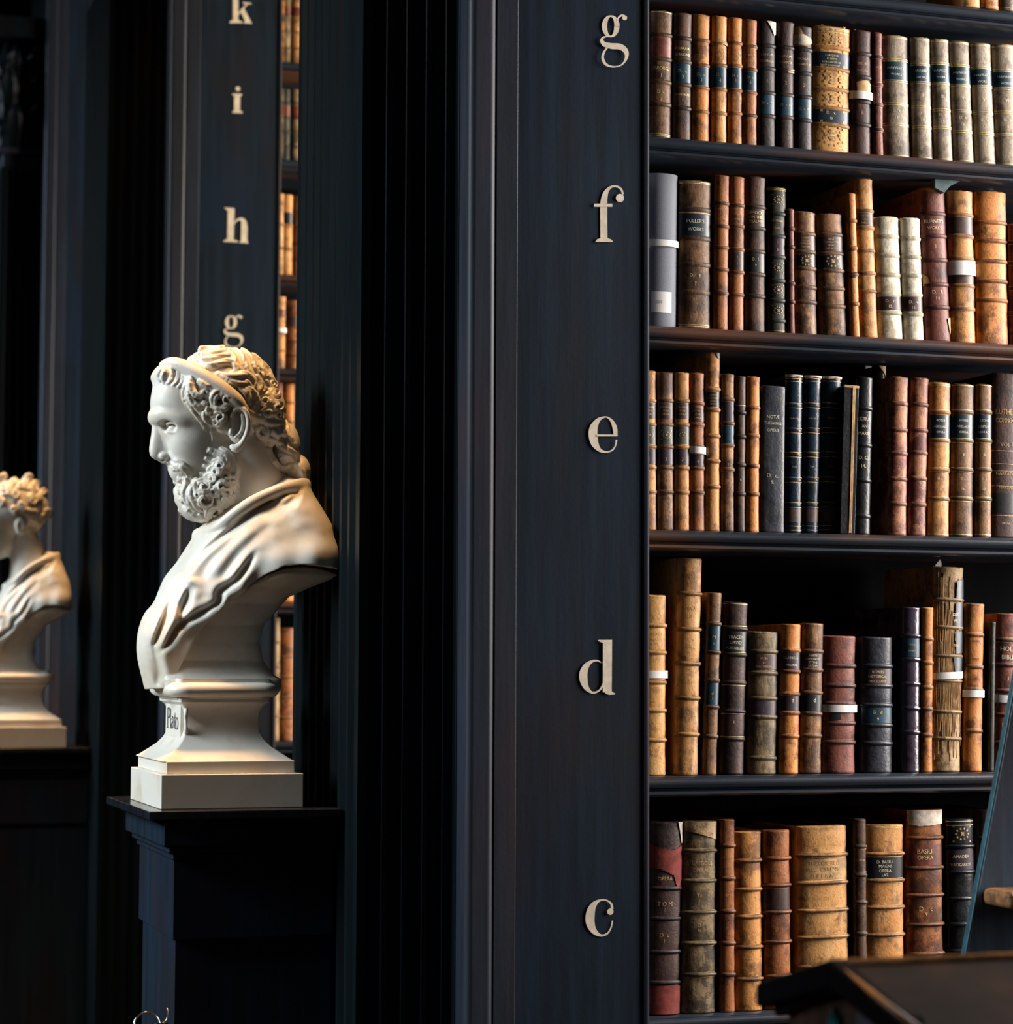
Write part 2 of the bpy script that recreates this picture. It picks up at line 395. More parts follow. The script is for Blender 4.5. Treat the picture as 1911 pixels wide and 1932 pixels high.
G['g'] = (brush([(463 + 28 * cos(a), 120 + 46 * sin(a), 7 + 17 * abs(cos(a)) ** 1.3) for a in [k * pi / 8 for k in range(16)]], 4, True)
    + brush([(490, 96, 7), (500, 79, 8), (513, 71, 9), (527, 75, 9)]) + dot(526, 82, 11)
    + brush([(447, 166, 6), (428, 172, 9), (421, 186, 15), (434, 203, 22), (465, 211, 27), (503, 214, 27), (527, 230, 24), (534, 254, 17), (524, 283, 9), (500, 302, 6), (465, 305, 8), (436, 292, 12), (424, 264, 12), (432, 236, 9), (448, 217, 6)]), (960, 0, 2.413))
G['f'] = (brush([(433, 1098, 32), (432, 1000, 32), (432, 940, 32), (434, 905, 29), (444, 872, 20), (466, 851, 10), (492, 850, 9), (510, 862, 9), (519, 885, 9)]) + dot(505, 902, 19)
    + [[(386, 928), (470, 928), (470, 942), (386, 942)], [(392, 1102), (400, 1090), (418, 1084), (448, 1084), (464, 1090), (475, 1102)]], (960, 0, 2.413))
G['e'] = (brush([(512, 207, 18), (509, 175, 22), (496, 142, 16), (475, 122, 7), (455, 120, 8), (428, 134, 20), (407, 168, 38), (403, 205, 42), (411, 245, 36), (434, 277, 18), (466, 287, 8), (495, 278, 7), (510, 256, 7), (515, 228, 8)])
    + [[(420, 203), (520, 203), (520, 212), (420, 212)]], (960, 740, 2.543))
G['d'] = (brush([(448, 1300, 6), (425, 1288, 7), (400, 1291, 12), (374, 1310, 26), (358, 1345, 38), (358, 1380, 38), (370, 1415, 26), (392, 1438, 12), (415, 1440, 9), (438, 1425, 8), (452, 1398, 8)])
    + [[(450, 1190), (494, 1188), (492, 1440), (449, 1440)], [(425, 1192), (430, 1188), (494, 1188), (494, 1206), (450, 1204)], [(460, 1430), (490, 1425), (494, 1438), (509, 1445), (507, 1450), (480, 1452), (462, 1446)]], (960, 740, 2.543))
G['c'] = (brush([(1659, 1305, 8), (1650, 1345, 8), (1628, 1378, 10), (1592, 1388, 14), (1556, 1365, 32), (1534, 1322, 48), (1533, 1270, 50), (1548, 1222, 36), (1582, 1192, 14), (1620, 1189, 8), (1650, 1210, 12), (1655, 1240, 16)]) + dot(1645, 1254, 18), (600, 1300, 2.986))
def poly(*p): return [list(p)]
G['k'] = (poly((1213, -62), (1241, -62), (1241, 116), (1213, 116)) + poly((1195, 120), (1198, 110), (1213, 104), (1241, 104), (1262, 112), (1264, 120)) + poly((1200, -62), (1241, -62), (1241, -50), (1213, -48))
    + brush([(1240, 75, 8), (1262, 48, 8), (1288, 20, 8)], 3) + poly((1264, 10), (1308, 15), (1307, 23), (1266, 19)) + poly((1252, 62), (1272, 44), (1302, 104), (1313, 124), (1268, 120), (1276, 110)), (0, 0, 2.76))
G['i'] = (poly((1219, 492), (1250, 494), (1249, 582), (1218, 582)) + poly((1207, 588), (1210, 580), (1218, 574), (1250, 576), (1262, 582), (1262, 590)) + poly((1206, 490), (1214, 487), (1258, 489), (1262, 495), (1250, 502), (1219, 500)) + dot(1239, 462, 12), (0, 0, 2.76))
G['h'] = (poly((1186, 1082), (1221, 1085), (1216, 1258), (1183, 1257)) + poly((1166, 1080), (1221, 1085), (1219, 1096), (1186, 1098)) + poly((1162, 1258), (1168, 1250), (1183, 1246), (1216, 1248), (1238, 1254), (1240, 1262))
    + brush([(1219, 1166, 6), (1232, 1148, 9), (1252, 1141, 14), (1268, 1154, 26), (1272, 1185, 33), (1271, 1220, 33), (1271, 1260, 33)]) + poly((1246, 1264), (1250, 1256), (1260, 1250), (1285, 1252), (1292, 1260), (1291, 1268)), (0, 0, 2.76))
gg = G['g'][0]; G['g2'] = ([[((p[0] - 414) / 129 * 102 + 1164, (p[1] - 65) / 245 * 172 + 1640) for p in q] for q in gg], (0, 0, 2.76))
def letter(key, Y, parent, base):
    polys, (ox, oy, sc) = G[key]; V = []; Fc = []
    for q in polys:
        n = len(V)
        for p in q:
            x, z = onY(ox + p[0] / sc, oy + p[1] / sc, Y); V.append((x - base[0], Y - base[1] - 2e-5 * len(Fc), z))
        Fc.append(tuple(range(n, n + len(q))))
    o = mesh('painted_letter', V, Fc, M['paint'], parent)
    bm = bmesh.new(); bm.from_mesh(o.data)
    for f in bm.faces:
        if f.normal.y > 0: f.normal_flip()
    bm.to_mesh(o.data); bm.free()
    o['label'] = 'cream painted letter ' + key[0]
    return o
for k in 'gfedc': letter(k, PY[0] - .0052, bc1, (XB, PY[0]))
for k in ('k', 'i', 'h', 'g2'): letter(k, PY[1] - .0052, bc2, (XB, PY[1]))
# ================================================================ books
PHI = radians(72); SP = sin(PHI); CP = 1 - cos(PHI)
def arc_pt(w, b, x, off=0.0):
    """point on the rounded spine at sideways position x, lifted by off"""
    s = max(-1, min(1, x / (w / 2))) * SP; a = asin(s)
    return (x + off * sin(a), b * (1 - cos(a)) / CP - off * cos(a))
_txt = {}
def text_mesh(s):
    if s in _txt: return _txt[s]
    c = D.curves.new('t', 'FONT'); c.body = s; c.size = 1; c.resolution_u = 2; c.align_x = 'LEFT'
    o = D.objects.new('t', c); COL.objects.link(o)
    bpy.context.view_layer.update()
    me = o.to_mesh(); v = [(p.co.x, p.co.y) for p in me.vertices]; f = [tuple(q.vertices) for q in me.polygons]
    o.to_mesh_clear(); D.objects.remove(o); D.curves.remove(c)
    if v:
        x0 = min(p[0] for p in v); x1 = max(p[0] for p in v); v = [((p[0] - (x0 + x1) / 2), p[1] - .36) for p in v]; wd = x1 - x0
    else: wd = .001
    _txt[s] = (v, f, wd); return _txt[s]

class Book:
    def __init__(s, name, x, y, z, w, h, depth, style, lean=0, seed=0, bulge=None, **k):
        s.w, s.h, s.D = w, h, depth; s.rnd = random.Random(seed)
        s.b = bulge if bulge is not None else min(.22 * w, .011)
        s.root = empty(name, (x, y, z), (0, lean, 0), **k); s.m = S[style] if isinstance(style, str) else style; s.mb = SB.get(style)
    def strip(s, name, z0, z1, mat, off, x0=-1, x1=1, nz=1, parent=None, sag=0):
        """patch wrapped round the spine between heights z0 and z1 (fractions) and sides x0..x1 (-1..1)"""
        n = 14; V = []; Fc = []
        zs = [s.h * (z0 + (z1 - z0) * i / nz) for i in range(nz + 1)]
        for zz in zs:
            for i in range(n + 1):
                t = x0 + (x1 - x0) * i / n; x = s.w / 2 * sin(t * PHI) / SP; p = arc_pt(s.w, s.b, x, off); V.append((p[0], p[1], zz + sag * (t)))
        for j in range(nz):
            for i in range(n): a = j * (n + 1) + i; Fc.append((a, a + 1, a + n + 2, a + n + 1))
        return mesh(name, V, Fc, mat, parent or s.root, True)
    def lines(s, name, fr, mat, thick=.0011, off=.0006):
        V = []; Fc = []; n = 12
        for f in fr:
            zc = f * s.h
            for z in (zc - thick / 2, zc + thick / 2):
                for i in range(n + 1):
                    t = -1 + 2 * i / n; x = s.w / 2 * sin(t * PHI) / SP; p = arc_pt(s.w, s.b, x, off); V.append((p[0], p[1], z))
            a0 = len(V) - 2 * (n + 1)
            for i in range(n): a = a0 + i; Fc.append((a, a + 1, a + n + 2, a + n + 1))
        return mesh(name, V, Fc, mat, s.root, True)
    def body(s, bands=(), bh=.0016, worn=.0, flat=False):
        w, h, b = s.w, s.h, s.b; n = 14; zs = set([0, .0015, .004, .010, h - .010, h - .004, h - .0015, h])
        for q in bands:
            for d in (-.0055, -.0035, -.0022, -.001, .001, .0022, .0035, .0055): zs.add(q * h + d)
        k = 0
        while k * .012 < h: zs.add(k * .012); k += 1
        zs = sorted(z for z in zs if 0 <= z <= h); z2 = [zs[0]]
        for z in zs[1:]:
            if z - z2[-1] > .0006: z2.append(z)
        zs = z2; V = []; Fc = []
        for z in zs:
            r = 0.0
            for q in bands: d = abs(z - q * h); r += bh * max(0, 1 - (d / .0034) ** 2) if d < .0034 else -.0003 * max(0, 1 - (d - .0034) / .003)
            e = min(z, h - z)
            r += .0006 * exp(-e / .006) - .0016 * max(0, 1 - e / .0016) ** 2
            r += .00035 * sin(z * 90 + s.rnd.random()) * worn
            for i in range(n + 1):
                t = -1 + 2 * i / n; x = w / 2 * sin(t * PHI) / SP; p = arc_pt(w, b, x, r); zz = z
                if z > h - .004: zz = z - .0018 * worn * (s.rnd.random()) - .0012 * (1 - t * t) * 0
                V.append((p[0], p[1], zz))
            V.append((w / 2 - .001, b + .004, z)); V.append((-w / 2 + .001, b + .004, z))
        m = n + 3
        for j in range(len(zs) - 1):
            for i in range(m): a = j * m + i; c = j * m + (i + 1) % m; Fc.append((a, c, c + m, a + m))
        Fc.append(tuple(range(m))[::-1]); Fc.append(tuple((len(zs) - 1) * m + i for i in range(m)))
        sp = mesh('spine', V, Fc, s.m, s.root, True)
        md = sp.modifiers.new('e', 'EDGE_SPLIT'); md.split_angle = radians(60)
        if s.mb and bh > .0008:
            for q in bands:
                V = []; Fc = []; rows = ((-.0040, .0001), (-.0026, bh * .55 + .0003), (-.0009, bh + .0004), (.0009, bh + .0004), (.0026, bh * .55 + .0003), (.0040, .0001))
                for dz, r in rows:
                    for i in range(n + 1):
                        t = -1 + 2 * i / n; x = w / 2 * sin(t * PHI) / SP; p = arc_pt(w, b, x, r); V.append((p[0], p[1], q * h + dz))
                for j in range(len(rows) - 1):
                    for i in range(n): a = j * (n + 1) + i; Fc.append((a, a + 1, a + n + 2, a + n + 1))
                mesh('raised_band', V, Fc, s.mb, s.root, True)
        for sg in (-1, 1):
            q = MB(); xa, xb = sorted((sg * w / 2, sg * (w / 2 - .0028))); q.box(xa, xb, b + .0015, s.D, 0, h - .001)
            q.obj('cover_board', s.m, s.root, bevel=.0008, seg=1)
        q = MB(); q.box(-w / 2 + .0029, w / 2 - .0029, b + .0035, s.D - .004, .003, h - .005); q.obj('page_block', M['pages'], s.root)
        return s
    def text(s, items, mat, off=.0009, name='lettering'):
        """items: (height fraction, letter height m, string[, sideways shift])"""
        V = []; Fc = []
        for it in items:
            zf, th, st_ = it[:3]; dx = it[3] if len(it) > 3 else 0
            v, f, wd = text_mesh(st_); 
            if not v: continue
            sx = min(th * 1.15, (s.w * .70 - abs(dx)) / wd) if len(st_) > 2 else th * 1.1; sz = th * 1.22; dx -= s.w * .05
            n = len(V)
            for p in v:
                x = p[0] * sx + dx; q = arc_pt(s.w, s.b, max(-s.w / 2, min(s.w / 2, x)), off); V.append((q[0], q[1], zf * s.h + p[1] * sz))
            Fc += [tuple(i + n for i in q) for q in f]
        if V: return mesh(name, V, Fc, mat, s.root)
    def patch(s, name, outline, mat, off=.0010, nx=36, nz=36):
        """irregular patch: outline in (x -1..1, z 0..1)"""
        xs = [p[0] for p in outline]; zs = [p[1] for p in outline]; x0, x1, z0, z1 = min(xs), max(xs), min(zs), max(zs)
        def inside(x, z):
            c = False; n = len(outline)
            for i in range(n):
                a, b = outline[i], outline[(i + 1) % n]
                if (a[1] > z) != (b[1] > z) and x < (b[0] - a[0]) * (z - a[1]) / (b[1] - a[1]) + a[0]: c = not c
            return c
        V = {}; Fc = []; L = []
        def vid(i, j):
            if (i, j) not in V:
                t = x0 + (x1 - x0) * i / nx; x = s.w / 2 * sin(t * PHI) / SP; p = arc_pt(s.w, s.b, x, off + .0009); V[(i, j)] = len(L)
                L.append((p[0], p[1], s.h * (z0 + (z1 - z0) * j / nz)))
            return V[(i, j)]
        for i in range(nx):
            for j in range(nz):
                if inside(x0 + (x1 - x0) * (i + .5) / nx, z0 + (z1 - z0) * (j + .5) / nz): Fc.append((vid(i, j), vid(i + 1, j), vid(i + 1, j + 1), vid(i, j + 1)))
        return mesh(name, L, Fc, mat, s.root, True)
    def strap(s, z0, z1, sag=0):
        o = s.strip('paper_strap', z0, z1, M['paper'], .0036, -1.12, 1.12, 2, sag=sag)
        V = [list(v.co) for v in o.data.vertices]; return o
    def bookmark(s, x=0, hh=.010, y=.05):
        q = MB(); q.prism([(x - .006, s.h - .03), (x + .006, s.h - .03), (x + .006, s.h + hh * .6), (x + .003, s.h + hh), (x - .006, s.h + hh * .3)], 'y', y, y + .0006)
        q.obj('bookmark', M['paper'] , s.root)
    def ornament(s, fr, mat, sc=.4):
        """small gilt rosette scrolls"""
        V = []; Fc = []
        for zf in fr:
            for k in range(10):
                a = k * pi / 5; r = s.w * sc * .55; cx, cz = r * cos(a), zf * s.h + r * .8 * sin(a)
                for (ddx, ddz) in ((-1, -1), ):
                    n = len(V); e = s.w * .035
                    for t in range(8):
                        x = cx + e * cos(t * pi / 4); q = arc_pt(s.w, s.b, max(-s.w/2, min(s.w/2, x)), .0008); V.append((q[0], q[1], cz + e * sin(t * pi / 4)))
                    Fc.append(tuple(range(n, n + 8)))
            for (ax, az, e) in ((0, 0, .10), (-.3, .25, .05), (.3, .25, .05), (-.3, -.25, .05), (.3, -.25, .05)):
                n = len(V)
                for t in range(8):
                    rr = e * s.w * (1 if t % 2 else .5); x = ax * s.w + rr * cos(t * pi / 4); q = arc_pt(s.w, s.b, x, .0008); V.append((q[0], q[1], zf * s.h + az * s.w + rr * sin(t * pi / 4)))
                Fc.append(tuple(range(n, n + 8)))
        return mesh('gilt_ornament', V, Fc, mat, s.root)

ROWS = {  # crop offset and the shelf each row stands on
    'g': (0, 2.502), 'f': (300, 2.175), 'e': (640, 1.826), 'd': (1020, 1.409), 'c': (1450, 1.007)}
GRP = {'g': 'old books on the top full shelf', 'f': 'old books on the second shelf', 'e': 'old books on the middle shelf',
       'd': 'old books on the fourth shelf', 'c': 'large folios on the bottom shelf'}
_n = [0]
def place(row, xlt, xrt, yt, xlb, xrb, yb, style, label, rec=0.0, name='book', depth=None, **k):
    """numbers are pixels of the enlarged photograph strip of that shelf (2.688 times)"""
    oy, z = ROWS[row]; K = 2.688; Ys = PY[0] + .040 + rec; _n[0] += 1
    f = lambda X, Y: onY(1200 + X / K, oy + Y / K, Ys)
    tl, tr, bl, br = f(xlt, yt), f(xrt, yt), f(xlb, yb), f(xrb, yb)
    w = ((tr[0] - tl[0]) + (br[0] - bl[0])) / 2; h = (tl[1] + tr[1]) / 2 - z; xb = (bl[0] + br[0]) / 2; xt = (tl[0] + tr[0]) / 2
    if bl[0] < 1.467: cut_ = 1.467 - bl[0]; w -= cut_; xb += cut_ / 2; xt += cut_ / 2
    lean = atan2(xt - xb, h); w *= cos(lean); w -= .0008
    h = h / cos(lean) - abs(sin(lean)) * w / 2
    up = [q for q in Z1 if q > z + .01]
    if up: h = min(h, min(up) - .0385 - z - abs(sin(lean)) * w)
    zz = z + .0004 + abs(sin(lean)) * w / 2
    dep = depth or min(.20, .12 + h * .25)
    bk_ = Book(name, xb, Ys, zz, w, h, dep, style, lean, seed=_n[0], label=label, cat='book', group=GRP[row], **k)
    bk_.y0, bk_.y1 = yt, yb
    return bk_
def fr(bk_, *ys):
    """crop rows -> height fractions"""
    return [1 - (y - bk_.y0) / (bk_.y1 - bk_.y0) for y in ys]
GRP_SYM = {}
def book(row, box_, style, label, bands=(), gilt=None, lab=(), txt=(), strap=(), bh=.0016, worn=.6, gm='gilt', mark=None, rec=0.0, orn=(), bulge=None, tm=None, raw=False):
    b = place(row, *box_, style, label, rec=rec)
    if bulge is not None: b.b = bulge
    B = fr(b, *bands); b.body(B, bh, worn)
    if gilt is None: gilt = [y + d for y in bands for d in (-9, 9)]
    gf = fr(b, *gilt)
    gf = [g for g in gf if 0.004 < g < .996]
    for (a, c, m) in lab:
        z1, z0 = fr(b, a, c); b.strip('spine_label', z0, z1, M[m], .0005)
    if gf: b.lines('gilt_tooling', gf, M[gm])
    if txt:
        it = []
        for t in txt:
            y, hpx, s_ = t[:3]; it.append((fr(b, y)[0], hpx / 2.688 * .00088, s_, (t[3] / 2.688 * .00088) if len(t) > 3 else 0))
        b.text(it, M[tm or gm])
    for s_ in strap:
        z1, z0 = fr(b, s_[0], s_[1]); b.strap(z0, z1, s_[2] if len(s_) > 2 else 0)
    if orn: b.ornament(fr(b, *orn), M['giltfaint'])
    if mark: b.bookmark(*mark)
    return b

# ---- shelf g
book('g', (82,196,52,72,185,680), 'brown', 'brown calf book with red-brown panel, first on the top full shelf, against the upright', (173,290,402,510), (62,173,181,286,295,398,406,506,514,655,663), [(183,284,'lblred')], [(335,20,'GEORG.'),(370,26,'1'),(450,20,'D. v.'),(485,22,'1')], gm='gilt')
book('g', (198,292,64,190,286,690), 'umber', 'dark brown book with blue label numbered 2, second on the top full shelf', (190,305,415,530), (186,194,301,309,411,419,526,534), [(312,408,'lblblue')], [(240,17,'PHARAIA'),(270,17,'STRABONIS'),(350,20,'D.  v.'),(378,22,'2'),(465,14,'VARIORUM'),(492,16,'1')], gm='gilt')
book('g', (294,382,72,288,376,695), 'orange', 'bright orange-brown book with blue label numbered 3, third on the top full shelf', (200,320,430,545), None, [(326,424,'lblblue')], [(275,16,'STRABO'),(365,20,'D.  v.'),(392,20,'3')], gm='giltfaint')
book('g', (392,468,80,388,466,705), 'tan', 'mottled tan book with chipped head and blue label numbered 4, top full shelf', (212,322,440,555), None, [(328,436,'lblblue')], [(255,15,'MARATA'),(288,15,'GEOGNUM'),(368,18,'D. v.'),(396,20,'4'),(480,15,'VOL'),(512,15,'III')], gm='giltfaint').patch('torn_patch', [(-.9,.80),(.9,.765),(.95,.79),(.2,.80),(-.5,.83)], M['lbltan'])
book('g', (472,545,88,470,543,712), 'orange', 'narrow orange calf book with blue label numbered 5, fifth on the top full shelf', (215,325,445,557), None, [(330,440,'lblblue')], [(260,15,'MARATA'),(290,15,'GEOGNUM'),(372,18,'D. v.'),(398,20,'5')], gm='giltfaint')
book('g', (548,620,97,546,618,715), 'russet', 'reddish-brown book with blue label numbered 6, sixth on the top full shelf', (230,342,455,565), None, [(348,450,'lblblue')], [(272,14,'MARATA'),(302,14,'GEOGNUM'),(380,18,'D. v.'),(405,20,'6'),(495,14,'VOL')], gm='giltfaint')
book('g', (623,715,105,621,715,728), 'char', 'near-black book volume 1 of the dark trio, torn at its head, left of volume 2', (228,340,460,572), (224,232,336,344,456,464,568,576), [(465,562,'lblblue')], [(272,15,'NOVUM'),(304,15,'TESTAMENTUM'),(400,24,'1'),(510,18,'D. v. 7')], gm='giltfaint').patch('torn_patch', [(-.1,.995),(.9,.995),(.8,.90),(.55,.885),(.2,.95)], M['torn'])
book('g', (720,812,108,718,805,738), 'choc', 'dark brown book volume 2 of the dark trio on the top full shelf', (238,352,472,580), (234,242,348,356,468,476,576,584), [(476,572,'lblblue')], [(282,15,'NOVUM'),(312,15,'TESTAMENTUM'),(412,24,'2'),(520,18,'D. v. 8')], gm='giltfaint').patch('torn_patch', [(.1,.62),(.9,.63),(.8,.60),(.1,.595)], M['lbltan'])
b = book('g', (812,898,132,805,903,745), 'char', 'dark book volume 3 with torn head showing a pale patch, beside the tan gilt book', (248,366,482,595), (244,252,362,370,478,486,591,599), [(490,590,'lblblue')], [(295,15,'NOVUM'),(322,15,'TESTAMENTUM'),(424,24,'3'),(540,18,'D. v. 9')], gm='giltfaint')
b.patch('torn_patch', [(-.95,.99),(-.4,.99),(-.1,.93),(.6,.90),(.75,.87),(.2,.84),(-.9,.835)], M['lbltan']); b.patch('torn_patch', [(-.9,.92),(-.1,.93),(.5,.89),(.45,.86),(-.1,.845),(-.9,.85)], M['torn'], off=.0014)
book('g', (908,1097,134,906,1088,760), 'gold', 'thick golden tan book covered in gilt tooling with two dark labels, top full shelf', (240,346,447,540,622), (145,152,165,234,246,341,351,442,452,535,545,617,627,735), [(264,342,'lblnavy'),(545,612,'lblnavy')], [(280,13,'CARPZOVII'),(297,11,'ET SERPMI'),(313,11,'INTRODUCTIO AD'),(329,11,'VET & NOV TEST'),(563,20,'D.   v.'),(590,16,'10')], orn=(185,208,380,410,478,505,655,690), bulge=.009)
book('g', (1100,1206,153,1098,1200,768), 'choc', 'dark brown book with white paper strap, right of the thick golden book', (270,385,505,617), (266,274,381,389,501,509,613,621), [], [(318,16,'BIBLIA'),(352,14,'ANGLIAE'),(560,22,'1')], strap=[(455,494,-.0006)], gm='giltfaint', mark=(.006,.016)).patch('torn_patch', [(-.5,.58),(.2,.60),(.7,.57),(.6,.51),(-.4,.505)], M['lbltan'])
book('g', (1205,1248,163,1205,1262,772), 'maroon', 'very narrow dark red-brown book with paper marker, left of the pale matching set', (285,420,520,640), None, [], [(335,12,'BIBLIA'),(470,18,'2')], gm='giltfaint', mark=(.003,.012), worn=1)
HK = [((1253,1393,178,1268,1400,783),(300,405,517,618),(312,400),'I','13',''), ((1400,1500,188,1414,1515,790),(323,412,530,628),(326,410),'II','14',''),
      ((1505,1590,196,1518,1620,798),(318,415,545,630),(325,410),'III','15',''), ((1597,1698,207,1622,1725,805),(328,425,550,650),(336,425),'IV','16',''),
      ((1706,1806,216,1730,1838,813),(340,430,560,660),(347,430),'V','17',''), ((1816,1935,223,1840,1955,820),(352,440,555,665),(356,436),'VI','18','')]
HL = ['widest of the pale grey-brown matching set, numbered I, at its left end', 'pale matching book numbered II, second of the blue-labelled set', 'pale matching book numbered III, third of the blue-labelled set',
      'pale matching book numbered IV, fourth of the blue-labelled set', 'darker worn matching book numbered V, fifth of the blue-labelled set', 'pale matching book numbered VI, cut by the right edge of the photo']
for i, (bx, bd, lb, num, sh, _) in enumerate(HK):
    y0 = bx[2]; book('g', bx, 'grey', HL[i], bd, [y0 + 10, y0 + 16] + [y + d for y in bd for d in (-5, 5)] + [bx[5] - 14], [(lb[0], lb[1], 'lblblue')],
        [(lb[0] + 28, 17, "HAWKER'S"), (lb[0] + 60, 15, 'WORKS'), ((bd[1] + bd[2]) / 2, 24, num), ((bd[2] + bd[3]) / 2 - 18, 18, 'D.  v.'), ((bd[2] + bd[3]) / 2 + 14, 20, sh + '.')], bh=.0006, tm='whitetext')
# ---- shelf above g: feet of three books in the corner
K = 2.688
for (x0, x1, s_, l) in ((1660,1755,'tan','tan book above the top rail, left of the three whose feet show'), (1757,1850,'orange','orange book above the top rail, middle of the three whose feet show'), (1852,1945,'grey','grey-brown book above the top rail, nearest the photo corner')):
    Ys = PY[0] + .02; a = onY(1200 + x0 / K, 5, Ys)[0]; c = onY(1200 + x1 / K, 5, Ys)[0]
    bb = Book('book', (a + c) / 2, Ys, Z1[0] + .0004, c - a - .001, .17, .14, s_, 0, seed=x0, label=l, cat='book', group='books on the highest shelf'); bb.body((.2,.4,.6,.8)); bb.lines('gilt_tooling', (.03,.2,.4,.6,.8), M['giltfaint'])

# ---- shelf f
b = place('f', 66,228,74,64,213,832, 'slate', 'plain grey archive box with white strap and square label, left end of the second shelf', name='archive_box')
b.root['category'] = 'box'; b.root['group'] = 'old books on the second shelf'; b.m = M['grey']; b.b = .012
V = MB(); n = 16; pts = []
for i in range(n + 1): t = -1 + 2 * i / n; x = b.w / 2 * sin(t * PHI) / SP; pts.append(arc_pt(b.w, b.b, x))
pts += [(b.w / 2, .17), (-b.w / 2, .17)]
V.prism(pts, 'z', 0, b.h); o = V.obj('box_shell', M['grey'], b.root); o.data.shade_smooth(); o.modifiers.new('e', 'EDGE_SPLIT').split_angle = radians(40)
z1, z0 = fr(b, 402, 434); b.strap(z0, z1); z1, z0 = fr(b, 657, 760); b.strip('paper_label', z0, z1, M['paper'], .0006, -.62, .42); b.text([(fr(b, 708)[0], .0055, 'DES', -.005)], M['grey'])
book('f', (228,396,108,228,390,842), 'brown', 'thick brown book with navy title label, right beside the grey archive box', (252,395,523,660), (118,124,247,270,389,400,518,528,655,665,820,828), [(276,382,'lblnavy')], [(310,22,"FULLER'S"),(350,21,'WORKS'),(577,22,'D.    f.'),(618,20,'7')], bh=.0009, tm='whitetext')
book('f', (406,479,80,396,474,848), 'russet', 'slim red-brown book, left of a near-identical slim pair on the second shelf', (222,335,440,548,665), None, [], [(250,12,'HISTOR'),(275,12,'GALLIC'),(300,12,'ANNALES')], gm='giltfaint')
book('f', (483,556,88,476,552,852), 'russet', 'slim red-brown book with a dark spot label, right of the near-identical slim pair', (232,335,450,562,672), None, [(458,555,'lblbrown')], [(250,12,'HISTOR'),(275,12,'GALLIC'),(300,12,'ANNALES'),(490,18,'f.'),(520,14,'6')], gm='giltfaint')
book('f', (562,665,88,556,664,858), 'umber', 'dark brown book with three-line gilt title, left of the black-green book', (240,345,460,572,680), (234,246,339,351,454,466,566,578,674,686), [(250,336,'lblbrown'),(470,562,'lblblack')], [(268,19,'SIMOCK'),(290,17,'ON THE'),(312,18,'PSALMS'),(498,18,'D.  f.'),(528,18,'9')])
book('f', (675,768,140,676,767,863), 'green', 'dark black-green book with gilt frames, second shelf left of the very narrow book', (275,386,487,605,702,800), (150,158,270,280,382,391,482,492,600,610,697,707,795,805,850), [(392,482,'lblplum')], [(310,12,'HISTORIA'),(345,12,'GALL'),(415,18,' 1'),(450,18,'6')], gm='giltfaint', orn=(205,540,650,750))
book('f', (769,803,252,773,808,862), 'maroon', 'very narrow short red-brown book on the second shelf, beside the black-green one', (350,440,615,705), (346,354,611,619), [], [], gm='giltfaint')
book('f', (806,918,266,813,929,878), 'mottle', 'short mottled brown book with dark emblem label, left of its wider twin', (378,467,548,642,715), (373,383,462,472,543,553), [(386,462,'lblbrown'),(480,540,'lblblack')], [(398,11,'NOVUM'),(412,11,'TESTAM'),(426,11,'GRAECUM'),(441,11,'HISPANI')], gm='giltfaint', orn=(510,))
book('f', (921,1056,276,946,1086,885), 'mottle', 'short wide brown book with dark emblem label, right of its narrower twin', (382,475,560,650,738), (377,387,470,480,555,565), [(392,466,'lblbrown'),(482,550,'lblblack')], [(404,11,'BIBLIA'),(419,11,'POLYGLOTTA'),(435,11,'SACRA'),(450,11,'CUM NOTIS')], gm='giltfaint', orn=(514,))
book('f', (1072,1116,172,1092,1140,886), 'orange', 'very slim orange book with black band marks, leaning on the tall orange one', (310,445,575,720), [], [(308,320,'lblblack'),(440,458,'lblblack'),(574,590,'lblblack'),(712,726,'lblblack')], worn=1)
book('f', (1112,1206,98,1142,1236,892), 'tan', 'tall pale orange leaning book with small dark label, left of the cream pair', (260,345,458,570,660), None, [(270,340,'lblbrown')], [(285,12,'HISTOR'),(302,12,'ECCL'),(320,12,'ANGLIA')], gm='giltfaint')
book('f', (1216,1345,292,1240,1366,897), 'cream', 'wider cream vellum book, left of the cream pair on the second shelf', (390,485,580,675,768), [], [(688,752,'lblbrown')], [(708,20,'D.   v.'),(735,18,'12.')], tm='whitetext', bh=.0011)
book('f', (1350,1448,297,1371,1470,899), 'cream', 'narrower cream vellum book, right of the cream pair on the second shelf', (400,490,582,675,770), [], [(686,755,'lblbrown')], [(710,20,'D.   v.'),(738,18,'13.')], tm='whitetext', bh=.0011)
b = book('f', (1447,1578,145,1482,1610,908), 'maroon', 'chestnut book with scuffed orange edges and gilt title, right of the cream pair', (275,385,505,625,738), (270,280,380,390,620,630), [], [(313,22,"BURNET'S"),(345,20,'WORKS'),(437,22,'1'),(662,24,'D.   f.'),(693,22,'14')], tm='whitetext')
b.patch('worn_patch', [(-.9,.997),(.9,.997),(.9,.975),(.3,.985),(-.2,.97),(-.8,.982)], S['orange']); b.patch('worn_patch', [(.5,.15),(.95,.16),(.9,.09),(.7,.05),(.6,.09)], M['lbltan']); b.patch('worn_patch', [(-.95,.44),(-.6,.42),(-.5,.38),(-.95,.36)], M['lbltan'])
b = book('f', (1592,1721,158,1608,1735,913), 'tan', 'tan book with dark patches and two white paper straps, near the right end', (280,385,495,630,743), None, [(286,386,'lblbrown'),(578,630,'lblbrown')], [], strap=[(507,540,.0009),(540,578,0)], gm='giltfaint', worn=1)
